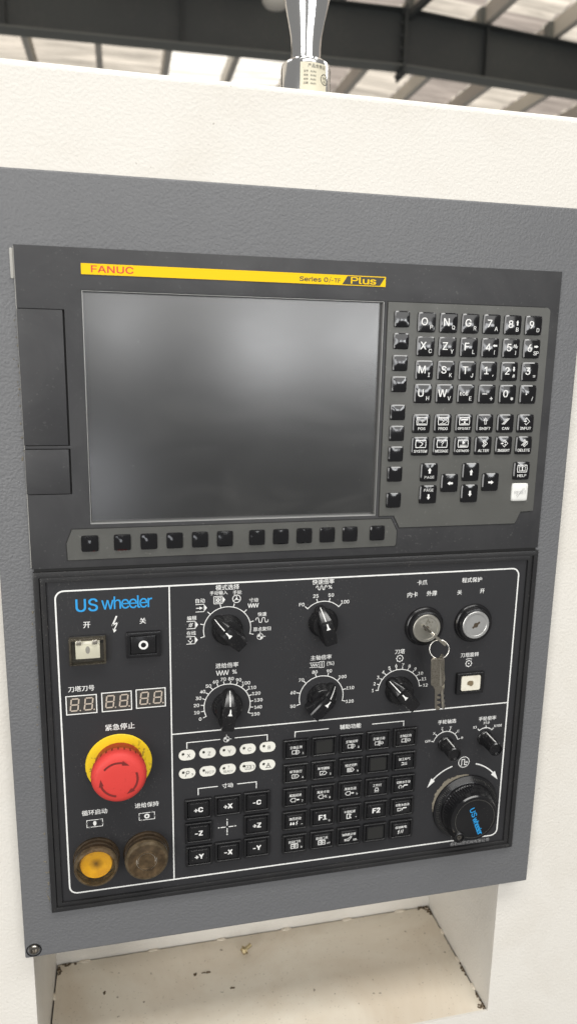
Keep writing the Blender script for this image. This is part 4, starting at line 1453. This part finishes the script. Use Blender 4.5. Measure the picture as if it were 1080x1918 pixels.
def page_icon(m_, y, x, z, kind):
    m_.stroke([(x - 2.8, z + 1.6), (x + 1.4, z + 1.6), (x + 2.9, z), (x + 1.4, z - 1.6), (x - 2.8, z - 1.6)], .45, y, kind != 'open')
    if kind == 'a':
        m_.stroke([(x - 1.6, z + .5), (x + .8, z + .5)], .35, y); m_.stroke([(x - 1.6, z - .5), (x + .8, z - .5)], .35, y)
    elif kind == 'b':
        m_.stroke([(x - 1.6, z - 1), (x + .8, z + 1)], .4, y)
    else:
        for q in (.7, 0, -.7):
            m_.stroke([(x - 2.4, z + q), (x + 1, z + q)], .35, y)


def tap_icon(m_, y, x, z, kind):
    if kind == 'hand':
        m_.stroke(arc_pts(x - 2.4, z, 1.4, -60, 240, 10), .5, y)
    else:
        m_.stroke([(x - 3.8, z - 1.2), (x - 1.0, z - 1.2), (x - 1.0, z + 1.2), (x - 3.8, z + 1.2)], .45, y, True)
    m_.poly([(x + .2, z - 1.3), (x + 1.0, z + .6), (x + 4.2, z + .7), (x + 4.2, z + 1.6), (x + 1.2, z + 1.7), (x - .2, z + .2)], y)


def door_icon(m_, y, x, z, kind):
    for s in (-1, 1):
        m_.stroke([(x + s * .4, z - 1.8), (x + s * 2.9, z - 1.8), (x + s * 2.9, z + 1.8), (x + s * .4, z + 1.8)], .5, y, True)
        arrow(m_, x + s * 1.6, z, 1.6, (0 if s > 0 else 180) if kind == 'open' else (180 if s > 0 else 0), y, .6, .25)
    m_.stroke([(x - 2.8, z + 2.4), (x + 2.8, z + 2.4)], .35, y)


def lamp_icon(m_, y, x, z, kind):
    m_.stroke([(x - .8, z + 1.8), (x + .8, z + 1.8), (x + 1.6, z - .6), (x - 1.6, z - .6)], .45, y, True)
    for k in (-1.6, 0, 1.6):
        m_.stroke([(x + k * .7, z - 1.1), (x + k, z - 2.2)], .4, y)


def air_icon(m_, y, x, z, kind):
    m_.stroke([(x - 2.4, z + 1), (x - .2, z + 1), (x - .2, z - 1), (x - 2.4, z - 1)], .5, y)
    for k in (1.2, 0, -1.2):
        m_.stroke([(x + .9, z + k * .6), (x + 2.6, z + k)], .4, y)


def oil_icon(m_, y, x, z, kind):
    for k in (-3.2, -1.0):
        m_.poly([(x + k, z + 1.5), (x + k + .9, z - .5), (x + k + .5, z - 1.4), (x + k - .5, z - 1.4), (x + k - .9, z - .5)], y)
    m_.stroke([(x + 2.4, z + 1.9), (x + 1.2, z), (x + 2.2, z), (x + 1.2, z - 1.9)], .55, y)


def chuck_icon(m_, y, x, z, kind):
    m_.stroke([(x - 2, z - 2), (x + .4, z - 2), (x + .4, z + 2), (x - 2, z + 2)], .6, y, True)
    m_.poly([(x + .4, z + 2), (x + 2.2, z + 2), (x + 1, z + .4), (x + .4, z + .4)], y)
    m_.poly([(x + .4, z - 2), (x + 2.2, z - 2), (x + 1, z - .4), (x + .4, z - .4)], y)


def chip_icon(m_, y, x, z, kind):
    m_.stroke([(x - 3.2, z - 1.6), (x + .4, z - 1.6), (x + 2.6, z + 1.6), (x + 1.2, z + 1.6), (x - .6, z - .2), (x - 3.2, z - .2)], .5, y, True)


def off_icon(m_, y, x, z, kind):
    m_.stroke([(x - 1.2, z + 1.9), (x - 2.4, z), (x - 1.4, z), (x - 2.4, z - 1.9)], .55, y)
    for k in (.4, 1.8):
        m_.stroke([(x + k - .6, z - 1.5), (x + k + .6, z + 1.5)], .45, y)


AUX = [[('主轴正转', spindle_icon, 'cw', '1'), None, ('主轴反转', spindle_icon, 'ccw', '3'), ('主轴寸动', spindle_icon, 'jog', ''), ('主轴定向', spindle_icon, 'stop', '')],
       [('单节执行', page_icon, 'a', '4'), ('单节跳跃', page_icon, 'b', '5'), ('程式空跑', page_icon, 'c', '6'), None, ('加工吹气', air_icon, '', '')],
       [('尾座前进', tail_icon, 'in', '7'), ('尾座寸动', tail_icon, 'jog', '8'), ('尾座后退', tail_icon, 'out', '9'), ('工作灯', lamp_icon, '', ''), ('切削水手动', tap_icon, 'hand', '')],
       [('油压启动', oil_icon, '', '-'), ('F1', None, '', '0'), ('卡盘松紧', chuck_icon, '', '.'), ('F2', None, '', ''), ('切削水自动', tap_icon, 'auto', '')],
       [('自动门开', door_icon, 'open', 'D'), ('自动门关', door_icon, 'shut', 'PP'), ('油屑机正转', chip_icon, '', 'DEL'), None, ('自动断电', off_icon, '', '')]]


def aux_legend(q):
    def f(m_, y):
        s, ic, kind, num = q
        if s in ('F1', 'F2'):
            m_.text(s, 0, 0.2, y, h=4.4, bold=0.035)
        else:
            m_.text(s, -.2, 2.3, y, w=2.15 * len(s) + 1.5, h=2.5, bold=0.012)
            ic(m_, y, -.4, -1.9, kind)
        if num:
            m_.text(num, 5.6, -3.2, y, h=1.0 if num in '-.' else 1.7, bold=0.01) if num not in '-.' else m_.text(num, 5.6, -3.2, y, w=1.3 if num == '-' else .7)
    return f


for r in range(5):
    for c in range(5):
        q = AUX[r][c]
        x = 152.2 + 23.3 * c + 0.12 * r
        z = -190.2 - 21.35 * r + 0.12 * c
        frame_key(x, z, 20.8, 16.9, 'aux' if q else 'blank', aux_legend(q) if q else None, None if q else 'blank black key without legend')

# handwheel corner ------------------------------------------------------------
m_ = MB().ring(301.4, -219.9, 4.9, .55, PP, 28)
m_.stroke([(298.6, -222.6), (299.4, -222.6), (299.4, -217.4), (302.0, -217.4), (302.0, -222.6), (304.4, -222.6)], .6, PP)
m_.ring(303.8, -220.2, .8, .45, PP, 12)
symbol(m_)
HX, HZ = 305.7, -263.0
for a0, a1 in ((106.5, 138), (73.5, 42)):
    m_ = MB()
    R1 = 38.3
    AX_, AZ_ = 301.8, -259.5
    m_.stroke(arc_pts(AX_, AZ_, R1, a0, a1, 14), 1.05, PP)
    d = 1 if a1 > a0 else -1
    e, e2 = math.radians(a1 - d * 1), math.radians(a1 + d * 12)
    m_.poly([(AX_ + (R1 + 2.3) * math.cos(e), AZ_ + (R1 + 2.3) * math.sin(e)), (AX_ + (R1 - .2) * math.cos(e2), AZ_ + (R1 - .2) * math.sin(e2)), (AX_ + (R1 - 2.3) * math.cos(e), AZ_ + (R1 - 2.3) * math.sin(e))], PP - .01)
    symbol(m_)

for kx, kz, hh, lab in ((283.0, -200.6, 18.5, 'slim fluted black knob of the axis dial'), (319.4, -199.0, 20.5, 'slim fluted black knob of the multiplier dial')):
    n, vs, fs = 48, [], []
    prof = [(6.9, 0), (6.9, 1.2), (6.2, 1.8), (5.9, 2.4), (5.6, hh - 2.6), (5.9, hh - 2.2), (5.9, hh - .8), (5.2, hh), (4.7, hh + .1), (4.2, hh - 1.6), (.3, hh - 1.8)]
    for k, (r, h) in enumerate(prof):
        for i in range(n):
            a = 2 * math.pi * i / n
            r_ = r * (1 - (.055 if (3 <= k <= 4 and i % 3 == 0) else 0))
            vs.append((kx + r_ * math.cos(a), PY - h, kz + r_ * math.sin(a)))
    for k in range(len(prof) - 1):
        for i in range(n):
            j = (i + 1) % n
            fs.append((k * n + i, k * n + j, (k + 1) * n + j, (k + 1) * n + i))
    fs.append(tuple(range((len(prof) - 1) * n, len(prof) * n)))
    k = MB().add(vs, fs).build('fluted_knob', 'knob_black', op, 24, label=lab)
    MB().box(kx - .35, kx + .35, PY - hh + 2, PY - 3, kz + 5.5, kz + 6.1).build('pointer', 'print_white', k, None)

hw = MB().lathe([(30.2, 0), (30.4, .8), (30.0, 1.8), (28.8, 2.4), (25.6, 4.2), (25.0, 4.4), (24.4, 4.2)], HX, HZ, PY, 72).build('handwheel', 'knob_black', op, 30, label='round black pulse handwheel with blue lettering')
m_ = MB()
for i in range(100):
    a = 2 * math.pi * i / 100
    c, s = math.cos(a), math.sin(a)
    l = 1.6 if i % 5 else 2.6
    m_.add([(HX + r * c - q * s, PY - hh, HZ + r * s + q * c) for r, hh, q in ((28.4, 2.72, -.12), (28.4, 2.72, .12), (28.4 - l, 2.72 + l * .5625, .12), (28.4 - l, 2.72 + l * .5625, -.12))], [(0, 1, 2, 3)])
m_.build('graduations', 'segment_dim', hw, None)['kind'] = 'stuff'
n, vs, fs = 180, [], []
prof = [(24.2, 4.2, 0), (24.0, 5.4, 0), (23.6, 6.0, 1), (22.2, 12.4, 1), (21.8, 13.2, 0), (21.5, 14.4, 0), (21.2, 16.8, 0), (20.4, 17.9, 0), (18.6, 18.2, 0), (17.6, 18.0, 0), (.4, 18.0, 0)]
for r, h, kn in prof:
    for i in range(n):
        a = 2 * math.pi * i / n
        r_ = r - (.55 if kn and (i % 3) == 0 else 0)
        vs.append((HX + r_ * math.cos(a), PY - h, HZ + r_ * math.sin(a)))
for k in range(len(prof) - 1):
    for i in range(n):
        j = (i + 1) % n
        fs.append((k * n + i, k * n + j, (k + 1) * n + j, (k + 1) * n + i))
fs.append(tuple(range((len(prof) - 1) * n, len(prof) * n)))
wb = MB().add(vs, fs).build('wheel_body', 'knob_black', hw, 28)
MB().ring(HX, HZ, 17.9, .35, PY - 18.25, 60).build('rim_line', 'segment_dim', hw, None)
MB().text('US', HX - 1.8, HZ + 6.2, PY - 18.1, w=8.4, h=4.8, rot=-68, bold=0.01).build('lettering', 'print_blue', hw, None)
MB().text('wheeler', HX + 3.2, HZ - 7.2, PY - 18.1, w=17.5, h=5.0, rot=-68, bold=0.01, spacing=0.86).build('lettering', 'print_blue', hw, None)
gx, gz = HX - 13.5, HZ - 15.5
MB().lathe([(5.4, 3), (5.4, 17.0), (4.8, 19.4), (3.9, 19.8), (3.5, 18.4), (.3, 18.3)], gx, gz, PY, 30).build('crank_knob', 'knob_black', hw, 40)
MB().lathe([(2.2, 17.9), (2.0, 18.9), (.9, 18.9), (.8, 18.2), (.1, 18.2)], gx, gz, PY, 20).build('screw', 'screw_steel', hw, 40)
# caked dust round the handwheel rim
m_ = MB()
rr = random.Random(5)
ang = [88 + i * 2.2 for i in range(44)]
outer = [(HX + (30.6 + 3.4 * abs(math.sin(math.radians((a - 88) * 1.9))) * rr.uniform(.5, 1.15)) * math.cos(math.radians(a)), HZ + (30.6 + 3.4 * abs(math.sin(math.radians((a - 88) * 1.9))) * rr.uniform(.5, 1.15)) * math.sin(math.radians(a))) for a in ang]
inner = [(HX + 30.1 * math.cos(math.radians(a)), HZ + 30.1 * math.sin(math.radians(a))) for a in ang]
k = len(ang)
m_.add([(a, PY - .12, b) for a, b in outer] + [(a, PY - .8, b) for a, b in inner], [(i, i + 1, i + 1 + k, i + k) for i in range(k - 1)])
m_.build('dust_rim', 'tarnish_dust', op, None)['kind'] = 'stuff'

# ------------------------------------------------------------------ keys hanging from the lock
kb = thing('key_bunch', 'metal keys on a split ring hanging from the tarnished key switch', 'keys', (257, -4, -93))


def key_plate(bow, blade_w, blade_l, th):
    """flat key in its own plane: u along length (bow from 0 down), v across"""
    return bow


def plate_from(pts, origin, U, V, th):
    N = Vector(U).cross(Vector(V)).normalized() * (th / 2)
    o = Vector(origin)
    n_ = len(pts)
    vs = [o + Vector(U) * a + Vector(V) * b + N for a, b in pts] + [o + Vector(U) * a + Vector(V) * b - N for a, b in pts]
    return MB().add(vs, [tuple(range(n_)), tuple(range(2 * n_ - 1, n_ - 1, -1))] + [(i, i + n_, (i + 1) % n_ + n_, (i + 1) % n_) for i in range(n_)])


a = math.radians(-41)
U = Vector((0.03, -1, -.04)).normalized()
V = Vector((math.cos(a), 0, math.sin(a)))
V = (V - U * V.dot(U)).normalized()
plate_from([(-1, -3), (5, -3), (5, -8.6), (7, -9.2), (21, -9.2), (23.5, -7), (23.5, 7), (21, 9.2), (7, 9.2), (5, 8.6), (5, 3), (-1, 3)], (257, -4.2, -93.2), U, V, 2.0).build('key', 'key_brass', kb, None, .25, label='key standing out of the lock')
# ring
RC = Vector((259.4, -24.0, -103.0))
m_ = MB()
n1, n2, rr1, rr2 = 40, 8, 7.5, .6
ax = Vector((0.93, -.25, .1)).normalized()
az = Vector((.12, .1, 1))
az = (az - ax * az.dot(ax)).normalized()
nn = ax.cross(az)
vs = []
for i in range(n1):
    t = 2 * math.pi * i / n1
    d = ax * math.cos(t) + az * math.sin(t)
    for j in range(n2):
        q = 2 * math.pi * j / n2
        vs.append(RC + d * (rr1 + rr2 * math.cos(q)) + nn * (rr2 * 1.2 * math.sin(q)))
m_.add(vs, [(i * n2 + j, ((i + 1) % n1) * n2 + j, ((i + 1) % n1) * n2 + (j + 1) % n2, i * n2 + (j + 1) % n2) for i in range(n1) for j in range(n2)])
m_.build('split_ring', 'key_ring_steel', kb, 60)
KP = [(0, -4.4), (1.2, -5.2), (23, -5.2), (24.4, -4.2), (24.4, -3.2), (26.2, -3.1), (27.0, -2.2), (45, -2.0), (46.5, -.8), (46.5, 1.0), (45.4, 2.0), (44.2, 2.2), (42.9, -.3), (41.4, -.3), (40.4, 2.2), (39.4, 2.2), (38.4, -.5), (36.8, -.5), (35.8, 2.2), (34.9, 2.2), (33.9, -.2), (32.4, -.2), (31.4, 2.2), (28.5, 2.4), (27, 3.1), (24.4, 3.2), (24.4, 4.2), (23, 5.2), (1.2, 5.2), (0, 4.4)]
U = Vector((.10, .10, -1)).normalized()
V = Vector((.96, -.28, 0))
V = (V - U * V.dot(U)).normalized()
plate_from(KP, RC + Vector((-1.6, -1.6, -6.6)), U, V, 2.0).build('key', 'key_worn', kb, None, .25, label='dark worn key hanging from the ring')
U = Vector((.14, .06, -1)).normalized()
V = Vector((.62, .78, 0))
V = (V - U * V.dot(U)).normalized()
plate_from(KP, RC + Vector((2.6, 1.6, -7.0)), U, V, 1.8).build('key', 'key_brass', kb, None, .25, label='bright key behind the worn one')

# ------------------------------------------------------------------ loose screw on the shelf
sc = thing('loose_screw', 'small brassy hex screw with washer lying on the stained shelf', 'screw', (135.4, 134, NZ0))


def cyl(p0, p1, r, n=14):
    p0, p1 = Vector(p0), Vector(p1)
    d = (p1 - p0).normalized()
    s = d.cross(Vector((0.1, .2, 1))).normalized()
    u = s.cross(d)
    vs = [q + (s * math.cos(2 * math.pi * i / n) + u * math.sin(2 * math.pi * i / n)) * r for q in (p0, p1) for i in range(n)]
    return MB().add(vs, [tuple(range(n)), tuple(range(2 * n - 1, n - 1, -1))] + [(i, i + n, (i + 1) % n + n, (i + 1) % n) for i in range(n)])


D = Vector((.86, .42, .30)).normalized()
H0 = Vector((131.0, 130.5, NZ0 + 3.9))
cyl(H0, H0 + D * 3.0, 3.6, 6).build('head', 'bolt_brass', sc, None, .3)
cyl(H0 + D * 3.1, H0 + D * 4.0, 4.8, 20).build('washer', 'bolt_brass', sc, 30)
cyl(H0 + D * 4.1, H0 + D * 11.5, 2.0, 14).build('shank', 'bolt_brass', sc, 30)

for ob in bpy.data.objects:
    if '_w' in ob:
        del ob['_w']
